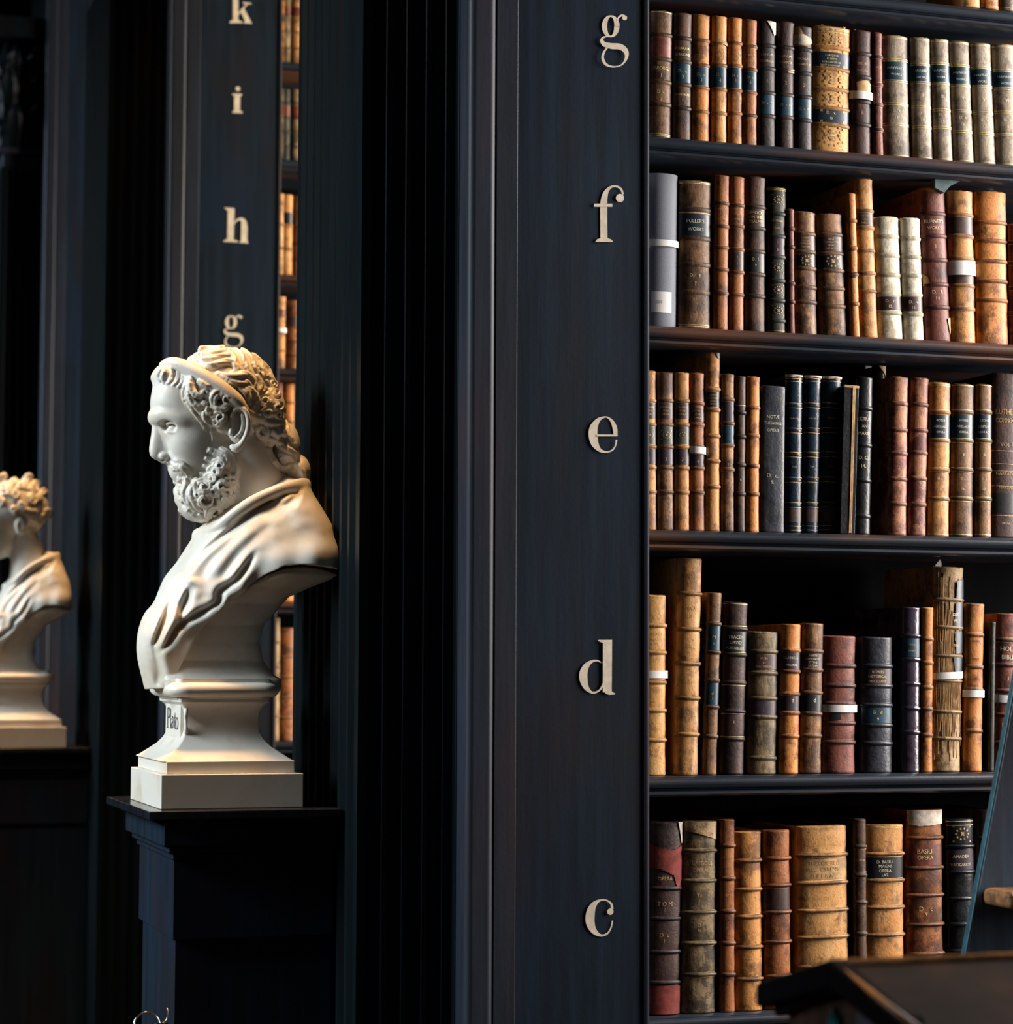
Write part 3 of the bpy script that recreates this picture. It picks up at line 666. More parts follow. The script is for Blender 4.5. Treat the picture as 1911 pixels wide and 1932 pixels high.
book('f', (1729,1890,162,1742,1903,918), 'orange', 'large plain orange-tan book at the right end of the second shelf', (318,408,508,605,700), [], [], [(345,16,'BARONII'),(372,16,'ANNALES')], gm='giltfaint', mark=(.026,.010), worn=1, bh=.002)
book('f', (1896,1990,330,1906,2000,916), 'maroon', 'shorter dark red-brown book cut by the right edge, second shelf', (420,520,640,760))

# ---- shelf e
E4 = ['first', 'second', 'third']
for i, (bx, t) in enumerate((((30,104,158,30,112,962),'1'), ((112,197,166,115,197,962),'2'), ((200,278,168,200,277,962),'3'))):
    book('e', bx, 'tan' if i != 1 else 'mottle', ['light brown book with dark title band, half hidden by the upright, middle shelf', 'mottled brown book with round emblem, second of the matching set on the middle shelf', 'orange-brown book with round emblem, third of the matching set, left of the strapped one'][i],
         (312,432,544,648,770), None, [(322,402,'lblbrown'),(440,528,'lblgreen'),(556,632,'lblplum')], [(345,11,'JOHANNIS'),(362,11,'ECKII'),(380,11,'OPERA'),(605,22,t)], gm='giltfaint' if i else 'gilt', orn=(485,))
book('e', (279,351,170,279,354,962), 'russet', 'red-brown book with white paper strap, left of the tall narrow book, middle shelf', (325,432,544,648,770), None, [(345,415,'lblbrown'),(582,640,'lblplum')], [(362,11,'JOHANNIS'),(380,11,'ECKII'),(398,11,'OPERA'),(615,22,'4')], strap=[(541,576,-.001)], gm='giltfaint')
book('e', (359,430,52,358,430,962), 'tan', 'tallest narrow orange-brown book rising above its neighbours, middle shelf', (240,345,478,605,735), (246,340,350), [(254,330,'lblblack')], [(270,10,'SANCTI'),(285,10,'BERNARDI'),(300,10,'OPERA'),(315,10,'OMNIA')], gm='giltfaint', bh=.0022).patch('torn_patch', [(.1,.998),(.9,.998),(.85,.965),(.4,.97)], M['lblblack'])
book('e', (437,505,174,438,502,965), 'mottle', 'mottled brown book with teal label, right of the tallest narrow book', (305,425,535,655), None, [(312,420,'lblplum'),(430,526,'lblblue')], [(580,16,'D.c'),(630,14,'7')], gm='giltfaint')
book('e', (508,562,186,506,556,965), 'umber', 'slim dark brown book of the middle shelf, left of the plain orange one', (370,490,630,775), [335] + [y + d for y in (370,490,630,775) for d in (-6, 6)], [], [(705,12,'8')], gm='gilt')
book('e', (566,634,188,563,627,965), 'orange', 'plain slim orange book beside the smooth dark navy book, middle shelf', (345,485,635,775), None, [], [(740,12,'9')], gm='giltfaint')
book('e', (640,765,237,640,750,970), 'slate', 'smooth dark navy cloth book with three-line gilt title, middle shelf', (), (), [], [(393,20,'NOTÆ'),(425,18,'THESAURUS'),(460,18,'OPERIS'),(685,26,'D.  c.'),(718,22,'9.')], bulge=.004, gm='whitetext', worn=.2)
for i, (bx, l) in enumerate((((760,858,180,765,842,970),'dark teal book with light worn head, left of three alike on the middle shelf'), ((861,948,184,848,930,972),'dark teal book, middle of three alike on the middle shelf'), ((950,1054,188,938,1030,975),'darkest teal book with chipped gilt head, right of three alike'))):
    b = book('e', bx, 'navy', l, (335,460,580,705,830), (190,200,215,323,347,448,472,568,592,693,717,818,842,935,955), [(848,915,'lblbrown')], [(400,10,'WALTERI'),(640,10,'TOM')], gm='giltfaint', bh=.0005)
    b.patch('torn_patch', [(-.95,.998),(.9,.998),(.8,.984),(.1,.99),(-.3,.98),(-.9,.985)], M['torn'])
b = place('e', 1052,1134,240,1036,1108,975, 'black', 'thin black book with frayed tan edges, standing splayed open a little', rec=-.012); b.b = .002
for sg, x0, x1 in ((-1, -.5, .12), (1, .22, .5)):
    q = MB(); q.box(x0 * b.w, x1 * b.w, 0, .15, 0, b.h); q.obj('cover_board', S['black'], b.root, bevel=.001)
    q = MB(); xe = (x1 if sg < 0 else x0) * b.w; q.box(xe - .0012, xe + .0012, -.0012, .02, .002, b.h + .0012); q.obj('frayed_edge', M['lbltan'], b.root)
q = MB(); q.box(-.5 * b.w, .5 * b.w, -.001, .004, b.h - .003, b.h + .0018); q.obj('frayed_edge', M['lbltan'], b.root, bevel=.0008)
q = MB(); q.box(.12 * b.w, .22 * b.w, .012, .14, .003, b.h - .006); q.obj('page_block', M['pages'], b.root)
book('e', (1118,1215,190,1112,1190,972), 'black', 'black ribbed book with pale title, right of the frayed thin book', (348,530,705,880), (342,), [], [(400,22,'ECTIUS'),(436,18,'AN'),(472,20,'MARIE'),(592,22,'D. C.'),(632,22,'14.')], gm='whitetext', bh=.0014)
book('e', (1222,1268,120,1215,1262,975), 'black', 'black book set deep in the gap with a gilt head and paper marker', (300,470,640,810), [], rec=.06, gm='gilt', mark=(0,.014)).patch('torn_patch', [(-.5,.998),(.9,.998),(.9,.93),(.3,.96)], M['lbltan'])
book('e', (1291,1395,190,1290,1375,980), 'patchred', 'orange book with dark red peeling patches, left of a stained pair', (325,455,572,700,822), (700,), [], [], bh=.0014, worn=1)
book('e', (1402,1495,194,1390,1475,983), 'patchred', 'orange book with dark red peeling patches, right of a stained pair', (330,457,570,697,825), (697,825), [], [], bh=.0014, worn=1)
for i, (bx, s_, l, nu, nn) in enumerate((((1500,1607,218,1492,1596,986),'tan','light brown book numbered I with navy label, left of a matching trio','I','15.'), ((1612,1728,226,1606,1718,988),'brown','greyish brown book numbered II with navy label, widest of a matching trio','II','16.'), ((1732,1813,228,1728,1810,990),'brown','narrow brown book with navy label, right of a matching trio','','17.'))):
    book('e', bx, s_, l, (368,510,655,800), (228,236,358,376,500,520,645,664,790,810,975), [(382,496,'lblnavy')], [(410,14,['BOESIS','KOESIS','LEONE'][i]),(440,15,['ABELARDI','ABELARDI','SCRIPTORES'][i]),(468,14,['OPERA','OPERA','NOVI AEVI'][i]),(580,18,nu or 'III'),(700,14,'D. c.'),(750,15,nn)], tm='whitetext', gm='gilt')
book('e', (1816,1960,172,1812,1950,990), 'choc', 'wide dark grey-brown book cut by the right edge of the middle shelf', (), (560,625,660,735,880), [(770,868,'lblblack')], [(365,34,'LUTHERI'),(408,30,'COMMENT'),(528,26,'VOL I'),(672,20,'NARRATIO'),(742,18,'MARTINI'),(918,14,'LIPSIAE')], gm='giltfaint', bulge=.008)

# ---- shelf d
book('d', (30,163,275,30,158,1195), 'gold', 'worn amber book with white paper strap, left end of the fourth shelf', (432,570,722,865,1015), [], [], [(475,16,'ORATIONES'),(500,16,'VARIAE'),(525,16,'ROMANI')], strap=[(662,700)], gm='giltfaint', bh=.0026, worn=1)
book('d', (219,346,88,207,322,1197), 'ochre', 'tallest pale tan book on the fourth shelf, beside the strapped amber one', (272,455,630,805,990), None, [], [(345,20,'CODEX'),(385,22,'LEX')], gm='giltfaint', bh=.0028, worn=1)
book('d', (367,443,262,345,410,1195), 'brown', 'slim leaning brown book with two bright blue labels, fourth shelf', (425,570,715,850,1000), None, [(430,560,'lblblue'),(728,845,'lblblue')], [(490,22,'M'),(525,14,'III'),(780,20,'d'),(805,18,'3')], gm='giltfaint', bh=.0022)
book('d', (451,582,312,440,549,1192), 'choc', 'dark brown book with gilt bands and black title label, fourth shelf', (450,582,725,872,1012), (436,452,572,590,716,738,864,884,1000,1020,322), [(468,568,'lblblack')], [(492,19,'TRACEY'),(520,19,'DAVID'),(548,17,'PORTABELLUS'),(925,14,'2')], tm='whitetext', bh=.0020)
book('d', (583,733,462,574,722,1191), 'olive', 'short wide mottled olive-tan book, left of a lighter slim pair', (565,675,805,900,1110), (672,800,905), [(582,655,'lblbrown'),(808,890,'lblplum')], [(600,14,'MORI'),(622,14,'IN'),(642,14,'PSALTERIUM'),(868,14,'1')], gm='giltfaint', bh=.0022, worn=1)
book('d', (742,849,424,736,828,1192), 'orange', 'orange book with dark d label, left of the slim pair on the fourth shelf', (560,668,784,880,1000), None, [(570,655,'lblplum'),(790,868,'lblplum')], [(598,15,'CLASSICAL'),(634,14,'VIRGINIS'),(815,26,'d',10)], tm='whitetext', gm='giltfaint', bh=.0020)
book('d', (851,962,419,838,946,1191), 'mottle', 'brown book with dark d label, right of the slim pair on the fourth shelf', (565,660,778,885,998), None, [(574,650,'lblbrown'),(785,872,'lblblack')], [(586,13,'HUETII'),(604,13,'DEMONSTR'),(621,13,'ET THE'),(638,13,'LATINA'),(815,26,'d',12)], tm='whitetext', gm='giltfaint', bh=.0020)
b = book('d', (963,1125,483,957,1122,1188), 'maroon', 'reddish-brown wide book with white strap above a black square', (638,740,832,932,1030), (632,644,735,746,826,926,1026,1036), [], [], strap=[(838,876)], gm='gilt', bh=.0024, worn=1)
b.patch('black_square', [(-.5,.445),(-.05,.445),(-.05,.385),(-.5,.385)], M['lblblack'])
book('d', (1160,1310,489,1151,1314,1181), 'slate', 'dark blue-grey book with faint gilt title, middle of the fourth shelf', (638,740,838,940,1032), (632,646,735,746,832,935,944,1026,1038), [(652,732,'lblplum'),(850,928,'lblblue')], [(668,17,'ROWES'),(692,16,'HISTORICAL'),(716,15,'MISCELLANY'),(872,22,'D   d'),(908,20,'9')], gm='gilt', bh=.0022)
book('d', (1360,1452,338,1358,1448,1178), 'plum', 'glossy purple-black book with bright sheen, right of the blue-grey one', (485,605,730,855,975), (480,492,600,611), [(498,592,'lblblue')], [(530,12,'VITAE'),(560,12,'SANCT')], gm='giltfaint', bh=.0022)
book('d', (1456,1514,338,1452,1506,1171), 'orange', 'slim orange book between the glossy dark book and the frayed tall one', (500,620,745,855,985), None, [], [], gm='giltfaint', bh=.0016)
b = book('d', (1516,1680,132,1514,1650,1166), 'worn', 'tall book with frayed exposed spine, black labels and white strap', (300,440,585,710,865,1000), [], [], [], strap=[(666,700,.0025)], gm='giltfaint', mark=(.002,.015), bh=.0030, worn=1.4)
V = []; Fc = []   # loose sewing threads down the bare spine
for i in range(26):
    x = b.w * (-.46 + .92 * i / 25); a = random.Random(i).uniform(.02, .3); c = random.Random(i + 50).uniform(.6, .98); p = arc_pt(b.w, b.b, x, .0008)
    v, f = tube([(p[0] + .0006 * sin(k * 1.7 + i), p[1], b.h * (a + (c - a) * k / 8)) for k in range(9)], .00055, 5); n = len(V); V += v; Fc += [tuple(q + n for q in g) for g in f]
mesh('sewing_threads', V, Fc, M['lbltan'], b.root)
for q in ([(.30,.93),(.85,.94),(.95,.86),(.80,.83),(.25,.835)], [(.25,.825),(.80,.83),(.85,.70),(.80,.69),(.15,.70)], [(.2,.68),(.85,.68),(.85,.58),(.3,.575)], [(.15,.56),(.9,.56),(.9,.44),(.3,.45)]): b.patch('black_label_scrap', q, M['lblnavy'], off=.0016)
b.text([(.765,.006,'DES',.012),(.735,.006,'PE',.012),(.645,.006,'1',.012),(.615,.005,'TEN',.013)], M['whitetext'], off=.0026)
book('d', (1681,1776,318,1668,1764,1166), 'orange', 'orange book blotched black with white strap, right of the frayed tall book', (478,640,755,962), (478,640), [], [(510,14,'HIERON'),(600,14,'OPERA'),(695,22,'d',6)], strap=[(757,794)], gm='ink', bh=.0014, worn=1)
book('d', (1797,1829,412,1790,1816,1160), 'green', 'thin grey-green book with light edges, left of the red-brown bible', (), (), [], [(620,10,'A')], worn=.2)
book('d', (1836,1960,370,1822,1948,1160), 'maroon', 'red-brown bible with gilt title and white strap, by the ladder', (505,630,760,880,1020), (495,515,622,638,752,768), [], [(548,30,'HOLY'),(590,28,'BIBLE'),(695,26,'1'),(930,26,'D   d')], strap=[(782,820,-.001)], tm='whitetext', bh=.0022)

# ---- shelf c
b = book('c', (78,244,270,62,230,1292), 'choc', 'tall folio with red patches under torn dark leather, left end of the bottom shelf', (625,785,960,1122), (619,631,779,791,954,966), [], [(572,22,'OPERA'),(706,26,'T O M'),(738,20,'1'),(870,26,'D  c'),(902,22,'1')], gm='giltfaint', bh=.003, worn=1)
b.patch('torn_red_patch', [(-.95,.885),(-.2,.86),(.2,.85),(.95,.88),(.92,.66),(.5,.66),(.3,.72),(-.2,.75),(-.9,.76)], M['tornred']); b.patch('torn_red_patch', [(-.95,.15),(.95,.15),(.95,0.004),(-.95,0.004)], M['tornred']); b.patch('torn_patch', [(.5,.998),(.97,.998),(.95,.90),(.8,.885)], M['torn'], off=.0016)
b = book('c', (250,420,266,240,414,1284), 'olive', 'brown folio with peeling pale head, second on the bottom shelf', (425,585,752,915,1080), [y + d for y in (425,585,752,915,1080) for d in (-12, 12)], [], [(490,24,'S. GREGORII'),(526,22,'OPERA'),(662,22,'TA'),(690,18,'1'),(818,22,'D'),(845,18,'10')], gm='giltfaint', bh=.0038, worn=1)
b.patch('torn_patch', [(-.8,.995),(.9,.995),(.8,.90),(.3,.915),(-.2,.935),(-.8,.95)], S['worn'])
book('c', (437,502,258,430,510,1263), 'russet', 'slim tall reddish-brown folio, third on the bottom shelf', (397,568,740,905,1068), [y + d for y in (397,568,740,905,1068) for d in (-9, 9)], [], [(460,14,'OMNIS'),(508,14,'OPERA'),(655,14,'PETRI')], gm='giltfaint', bh=.0026)
book('c', (509,642,320,513,657,1268), 'tan', 'spotted tan folio with dark stained foot, fourth on the bottom shelf', (475,628,772,932,1100), (466,), [], [], gm='giltfaint', bh=.0036, worn=.9)
book('c', (656,787,313,662,800,1266), 'russet', 'plain red-brown folio with raised bands, left of the widest tan folio', (465,608,750,908,1090), [], [(625,735,'lblbrown')], [], bh=.0036, worn=.9)
book('c', (826,1080,292,842,1097,1268), 'ochre', 'widest tan folio with blind-stamped title, centre of the bottom shelf', (450,600,748,892,1050), [y + d for y in (450,600,748,892) for d in (-12, 13)], [(470,592,'lbltan')], [(492,26,'B. THEODORETI'),(525,26,'EPISC. CYRENS'),(560,26,'O P E R A'),(680,20,'TOM. I. II')], gm='giltfaint', bh=.0036, worn=1, bulge=.011)
book('c', (1110,1171,256,1116,1180,1266), 'umber', 'slim tall dark folio with gilt panels, between the widest folio and the black-labelled one', (408,562,710,878,1040), [y + d for y in (408,562,710,878) for d in (-9, 10)] + [420, 545], [], [(480,12,'HOMILIAE')], gm='giltfaint', bh=.0022)
book('c', (1178,1363,284,1182,1374,1266), 'tan', 'tan folio with black four-line title label on the bottom shelf', (447,592,738,888,1040), (296,303,436,460,580,604,727,750,876,900), [(466,578,'lblblack')], [(488,20,'D. BASILII'),(512,20,'MAGNI'),(537,20,'OPERA'),(560,18,'LAT.')], gm='gilt', tm='whitetext', bh=.0036, bulge=.010)
b = book('c', (1388,1559,210,1394,1578,1266), 'russet', 'tallest orange-brown folio with white torn head, bottom shelf', (365,530,680,840,1000), [], [], [(438,28,'BASILII'),(472,26,'OPERA'),(752,30,'D    c'),(783,24,'9')], gm='gilt', bh=.0040)
b.patch('torn_patch', [(-.95,.998),(.95,.998),(.93,.925),(.3,.92),(-.3,.915),(-.85,.925)], M['torn']); b.strip('spine_label', *fr(b, 515, 400), M['lblred'], .0004)
book('c', (1587,1720,256,1597,1740,1266), 'black', 'black ribbed folio with maroon title panel, left of the ladder', (410,552,700,842,990), (270,292,405,415), [(428,540,'lblplum')], [(465,20,'AMADEA'),(510,18,'VATICARIOT')], gm='whitetext', bh=.0032, orn=(340,))
book('c', (1735,1850,210,1748,1860,1266), 'umber', 'dark brown folio partly hidden behind the ladder edge, bottom shelf', (370,520,690,850), (), bh=.003, rec=.02)

# ---- books glimpsed in the next bay: (px left, px right, py top, py bottom, shelf, style, label)
def far_book(x0, x1, yt, yb, z, style, label, bands=(.2,.4,.6,.8), lab=None, strap=None, rec=0):
    Ys = PY[1] + .045 + rec; a = onY(x0, (yt + yb) / 2, Ys)[0]; c = onY(x1, (yt + yb) / 2, Ys)[0]; zt = onY((x0 + x1) / 2, yt, Ys)[1]
    _n[0] += 1
    a = max(a, 1.467); c = max(c, a + .02)
    up = [q for q in Z2 if q > z + .01]
    if up: zt = min(zt, min(up) - .038)
    b = Book('book', (a + c) / 2, Ys, z + .0004, c - a - .001, zt - z, .18, style, 0, seed=_n[0], label=label, cat='book', group='books in the farther bay')
    b.body(bands, .002, .6); b.lines('gilt_tooling', [q + d for q in bands for d in (-.012, .012)], M['giltfaint'])
    if lab: b.strip('spine_label', lab[0], lab[1], M[lab[2]], .0005)
    if strap: b.strap(*strap)
    return b
z = Z2
far_book(513,531,-48,111,z[1],'orange','bright orange book beside the letter k, farther bay', lab=(.52,.62,'lblbrown'))
far_book(532,549,-45,112,z[1],'olive','greyish tan book, right of the bright orange one near the letter k', lab=(.62,.72,'lblred'))
far_book(550,572,-45,113,z[1],'tan','tan book at the pier edge, level with the letter k', lab=(.62,.72,'lblred'))
far_book(509,529,165,295,z[2],'olive','olive-tan book nearest the letter i, farther bay', lab=(.62,.76,'lblred'))
far_book(530,548,167,296,z[2],'green','grey-green middle book of the trio level with the letter i', lab=(.62,.76,'lblred'))
far_book(549,570,168,296,z[2],'olive','tan book at the pier edge, level with the letter i', lab=(.62,.76,'lblred'))
far_book(506,531,364,512,z[3],'ochre','pale orange book nearest the letter h, farther bay', bands=(.33,.62))
far_book(532,553,367,513,z[3],'tan','orange book with black label, level with the letter h', bands=(.33,.62), lab=(.64,.78,'lblblack'))
far_book(554,574,369,513,z[3],'russet','dark orange book at the pier edge, level with the letter h')
far_book(499,539,558,692,z[4],'tan','wide tan book with red bands and white strap, above the marble head', bands=(.25,.5,.72), lab=(.70,.82,'lblred'), strap=(.50,.56))
far_book(543,566,566,692,z[4],'russet','red-brown book right of the white-strapped one above the marble head', lab=(.62,.76,'lblbrown'))
far_book(512,533,722,876,z[5],'red','reddish book peeping out behind the back of the marble head')
far_book(534,556,724,876,z[5],'orange','orange book behind the back of the marble head, at the pier edge')
far_book(500,528,930,1126,z[6],'tan','tan book hidden mostly behind the marble shoulder')
far_book(529,556,935,1131,z[6],'orange','orange book whose foot shows below the marble shoulder')
far_book(488,524,1166,1399,z[7],'worn','pale worn book beside the waist of the marble bust')
far_book(525,556,1185,1400,z[7],'russet','orange-red book at the pier edge beside the marble bust', bands=(.2,.38,.56,.74))
# ================================================================ marble busts, carved as distance fields
YB = 4.014                        # middle plane of the nearer bust
SU = .000937; SV = .00092; SW = .00093; KM = SW / YB
_o = onY(400, 1250, YB)
def to_world(u, v, w): return (_o[0] + (u - 400) * SU, YB - w * SW, _o[1] - (v - 1250) * SV)
def Q(px, py, w=0.0):
    """pixel seen at sideways depth w -> carving coordinates (u forward-back, v down, w towards camera)"""
    m = 1 + KM * w; return (-507 + (px + 507) / m, 1250 + (py - 1250) / m, w)
C6 = lambda X, Y: (230 + X / 3.864, 620 + Y / 3.864)
C7 = lambda X, Y: (180 + X / 3.675, 1080 + Y / 3.675)
CH = lambda X, Y: (270 + X / 7.078, 640 + Y / 7.078)
CB = lambda X, Y: (270 + X / 5.79, 820 + Y / 5.79)

class Field:
    def __init__(s, lo, hi, h):
        s.lo = np.array(lo, float); s.h = h; s.n = np.ceil((np.array(hi) - lo) / h).astype(int) + 1
        s.F = np.full(s.n, 60., np.float32); s.L = np.zeros(s.n, np.int8)
        s.ax = [lo[i] + h * np.arange(s.n[i]) for i in range(3)]
    def box(s, lo, hi):
        a = np.maximum(0, np.floor((np.array(lo) - s.lo) / s.h).astype(int)); b = np.minimum(s.n, np.ceil((np.array(hi) - s.lo) / s.h).astype(int) + 1)
        if np.any(b <= a): return None, None
        sl = tuple(slice(a[i], b[i]) for i in range(3))
        g = [s.ax[i][sl[i]].astype(np.float32) for i in range(3)]
        return sl, (g[0][:, None, None], g[1][None, :, None], g[2][None, None, :])
    def union(s, sl, d, k, lab):
        f = s.F[sl]; L = s.L[sl]
        if k > 0: hh = np.clip(.5 + .5 * (f - d) / k, 0, 1); r = f * (1 - hh) + d * hh - k * hh * (1 - hh)
        else: r = np.minimum(f, d)
        s.L[sl] = np.where(d < f, lab, L); s.F[sl] = r
    def carve(s, sl, d, k):
        f = s.F[sl]; e = -d
        hh = np.clip(.5 - .5 * (f - e) / max(k, .01), 0, 1); s.F[sl] = f * (1 - hh) + e * hh + k * hh * (1 - hh)
    def ell(s, c, r, k=8, lab=1, rot=0, cut=False, mir=True):
        c = np.array(c, float); R = max(r) + k + 3; sl, g = s.box(c - R, c + R)
        if sl is not None:
            x, y, z = g[0] - c[0], g[1] - c[1], g[2] - c[2]
            if rot: cc, ss = cos(radians(rot)), sin(radians(rot)); x, y = x * cc + y * ss, -x * ss + y * cc
            k0 = np.sqrt((x / r[0]) ** 2 + (y / r[1]) ** 2 + (z / r[2]) ** 2); k1 = np.sqrt((x / r[0] ** 2) ** 2 + (y / r[1] ** 2) ** 2 + (z / r[2] ** 2) ** 2) + 1e-6
            d = k0 * (k0 - 1) / k1
            (s.carve(sl, d, k) if cut else s.union(sl, d, k, lab))
        if mir and abs(c[2]) > .01: s.ell((c[0], c[1], -c[2]), r, k, lab, rot, cut, False)
    def cap(s, a, b, ra, rb, k=3, lab=1, cut=False, mir=True):
        a = np.array(a, float); b = np.array(b, float); R = max(ra, rb) + k + 3; sl, g = s.box(np.minimum(a, b) - R, np.maximum(a, b) + R)
        if sl is not None:
            ab = b - a; t = ((g[0] - a[0]) * ab[0] + (g[1] - a[1]) * ab[1] + (g[2] - a[2]) * ab[2]) / (ab @ ab + 1e-9); t = np.clip(t, 0, 1)
            d = np.sqrt((g[0] - a[0] - ab[0] * t) ** 2 + (g[1] - a[1] - ab[1] * t) ** 2 + (g[2] - a[2] - ab[2] * t) ** 2) - (ra + (rb - ra) * t)
            (s.carve(sl, d, k) if cut else s.union(sl, d, k, lab))
        if mir and (abs(a[2]) > .01 or abs(b[2]) > .01): s.cap((a[0], a[1], -a[2]), (b[0], b[1], -b[2]), ra, rb, k, lab, cut, False)
    def chain(s, P, k=3, lab=1, n=4, cut=False):
        R = spline(P, n)
        for i in range(len(R) - 1): s.cap(R[i][:3], R[i + 1][:3], R[i][3], R[i + 1][3], k, lab, cut)
    def surf(s, px, py, w0=50, dd=0):
        """depth w of the carved surface under a pixel (camera side)"""
        w = w0
        for _ in range(3):
            u, v, _q = Q(px, py, w); i = int(np.clip(round((u - s.lo[0]) / s.h), 0, s.n[0] - 1)); j = int(np.clip(round((v - s.lo[1]) / s.h), 0, s.n[1] - 1))
            ln = s.F[i, j]; idx = np.where(ln < 0)[0]
            if len(idx) == 0: return None
            w = s.lo[2] + idx[-1] * s.h
        return w
    def lock(s, P, k=1.6, lab=2, lift=0., strands=4, tw=.035, n=5):
        """twisted lock of hair along pixel points (px, py, radius[, extra lift]) lying on the surface"""
        R = []
        for p in spline([(q[0], q[1], q[2], q[3] if len(q) > 3 else 0.) for q in P], n):
            w = s.base_surf(p[0], p[1])
            if w is None: w = R[-1][2] - R[-1][4] if R else 0
            R.append((*Q(p[0], p[1], w)[:2], w + lift + p[3], max(1.2, p[2]), lift + p[3]))
        for j in range(strands):
            T = []; acc = 0
            for i, q in enumerate(R):
                a_ = R[max(0, i - 1)]; b_ = R[min(len(R) - 1, i + 1)]; t = np.array(b_[:3]) - np.array(a_[:3]); l = np.linalg.norm(t) + 1e-6; t /= l
                if i: acc += np.linalg.norm(np.array(q[:3]) - np.array(R[i - 1][:3]))
                n1 = np.cross(t, (0, 0, 1)); n1 /= np.linalg.norm(n1) + 1e-6; n2 = np.cross(n1, t)
                ph = 2 * pi * j / strands + acc * tw / max(1, q[3] / 6); c = np.array(q[:3]) + (n1 * cos(ph) + n2 * sin(ph)) * q[3] * .52
                T.append((*c, q[3] * (.50 if strands > 3 else .58)))
            for i in range(len(T) - 1): s.cap(T[i][:3], T[i + 1][:3], T[i][3], T[i + 1][3], k, lab)
    def curl(s, px, py, R, r, turns=1.3, ph=0., dr=1, lab=2, lift=0., tail=None):
        """snail curl: spiral with a drilled centre"""
        P = []; n = max(6, int(turns * 8))
        for i in range(n + 1):
            t = i / n; a = ph + dr * turns * 2 * pi * t; rr = R * (1 - .72 * t); P.append((px + rr * cos(a), py + rr * sin(a), r * (1 - .35 * t), 3.5 * t * r / 4))
        if tail: P = list(tail) + P
        s.lock(P, lab=lab, lift=lift, strands=3, n=2, k=1.0)
        w = s.base_surf(px, py)
        if w is not None: q = Q(px, py, w + lift + r); s.cap(q, (q[0], q[1], q[2] - 10), max(1.8, R * .24), max(1.4, R * .18), 1.0, cut=True)
    def freeze(s): s.B = s.F.copy()
    def base_surf(s, px, py, w0=50):
        w = w0
        for _ in range(3):
            u, v, _q = Q(px, py, w); i = int(np.clip(round((u - s.lo[0]) / s.h), 0, s.n[0] - 1)); j = int(np.clip(round((v - s.lo[1]) / s.h), 0, s.n[1] - 1))
            idx = np.where(s.B[i, j] < 0)[0]
            if len(idx) == 0:
                b = s.B[i, j]; m = int(np.argmin(b))
                return abs(s.lo[2] + m * s.h) if b[m] < 9 else None
            w = s.lo[2] + idx[-1] * s.h
        return w
    def build(s, names, mat, parent, origin, smooth=1):
        F = s.F; sg = F < 0; h = s.h
        n0, n1, n2 = F.shape
        cs = [sg[i:n0 - 1 + i, j:n1 - 1 + j, k:n2 - 1 + k] for i in (0, 1) for j in (0, 1) for k in (0, 1)]
        cnt = sum(c.astype(np.int8) for c in cs); act = (cnt > 0) & (cnt < 8)
        I = np.argwhere(act); idm = -np.ones(act.shape, np.int64); idm[act] = np.arange(len(I))
        P = np.zeros((len(I), 3)); C = np.zeros(len(I))
        cor = {(i, j, k): F[I[:, 0] + i, I[:, 1] + j, I[:, 2] + k] for i in (0, 1) for j in (0, 1) for k in (0, 1)}
        for a in cor:
            for d in range(3):
                if a[d] == 0:
                    b = list(a); b[d] = 1; b = tuple(b); fa, fb = cor[a], cor[b]; m = (fa < 0) != (fb < 0)
                    t = np.where(m, fa / np.where(m, fa - fb, 1), 0); q = np.zeros((len(I), 3)); q[:] = a; q[:, d] = t; P[m] += q[m]; C[m] += 1
        P = I + P / C[:, None]
        Q_ = []
        for d in range(3):
            e = [1, 2]; o1_, o2_ = [x for x in range(3) if x != d]
            sh = [n0, n1, n2]; A = sg; sl0 = [slice(1, -1)] * 3; sl0[d] = slice(0, -1); sl1 = [slice(1, -1)] * 3; sl1[d] = slice(1, None)
            a = A[tuple(sl0)]; b = A[tuple(sl1)]
            for m, fl in (((a & ~b), False), ((~a & b), True)):
                E_ = np.argwhere(m); 
                if not len(E_): continue
                E_ = E_ + np.array([0 if x == d else 1 for x in range(3)])
                def cell(da, db):
                    q = E_.copy(); q[:, o1_] += da; q[:, o2_] += db; return idm[q[:, 0], q[:, 1], q[:, 2]]
                qd = np.stack([cell(-1, -1), cell(0, -1), cell(0, 0), cell(-1, 0)], 1)
                if (d == 1) != fl: qd = qd[:, ::-1]
                Q_.append(qd)
        Fq = np.concatenate(Q_)
        # light relaxation of the vertices
        nb = np.concatenate([Fq[:, [0, 1]], Fq[:, [1, 2]], Fq[:, [2, 3]], Fq[:, [3, 0]]])
        for _ in range(smooth):
            acc = np.zeros_like(P); cn = np.zeros(len(P))
            for x in (0, 1):
                for k in range(3): acc[:, k] += np.bincount(nb[:, x], P[nb[:, 1 - x], k], len(P))
                cn += np.bincount(nb[:, x], minlength=len(P))
            P = P * .5 + .5 * acc / np.maximum(cn, 1)[:, None]
        U = s.lo + P * h
        Wd = np.stack([_o[0] + (U[:, 0] - 400) * SU - origin[0], YB - U[:, 2] * SW - origin[1], _o[1] - (U[:, 1] - 1250) * SV - origin[2]], 1)
        lab = s.L[np.clip(np.round(P[:, 0]).astype(int), 0, n0 - 1), np.clip(np.round(P[:, 1]).astype(int), 0, n1 - 1), np.clip(np.round(P[:, 2]).astype(int), 0, n2 - 1)]
        lab = np.where((lab == 5) & (U[:, 2] < 0), 7, lab)
        fn = np.cross(Wd[Fq[:, 2]] - Wd[Fq[:, 0]], Wd[Fq[:, 3]] - Wd[Fq[:, 1]]); VN = np.zeros_like(Wd)
        for x in range(4):
            for k in range(3): VN[:, k] += np.bincount(Fq[:, x], fn[:, k], len(Wd))
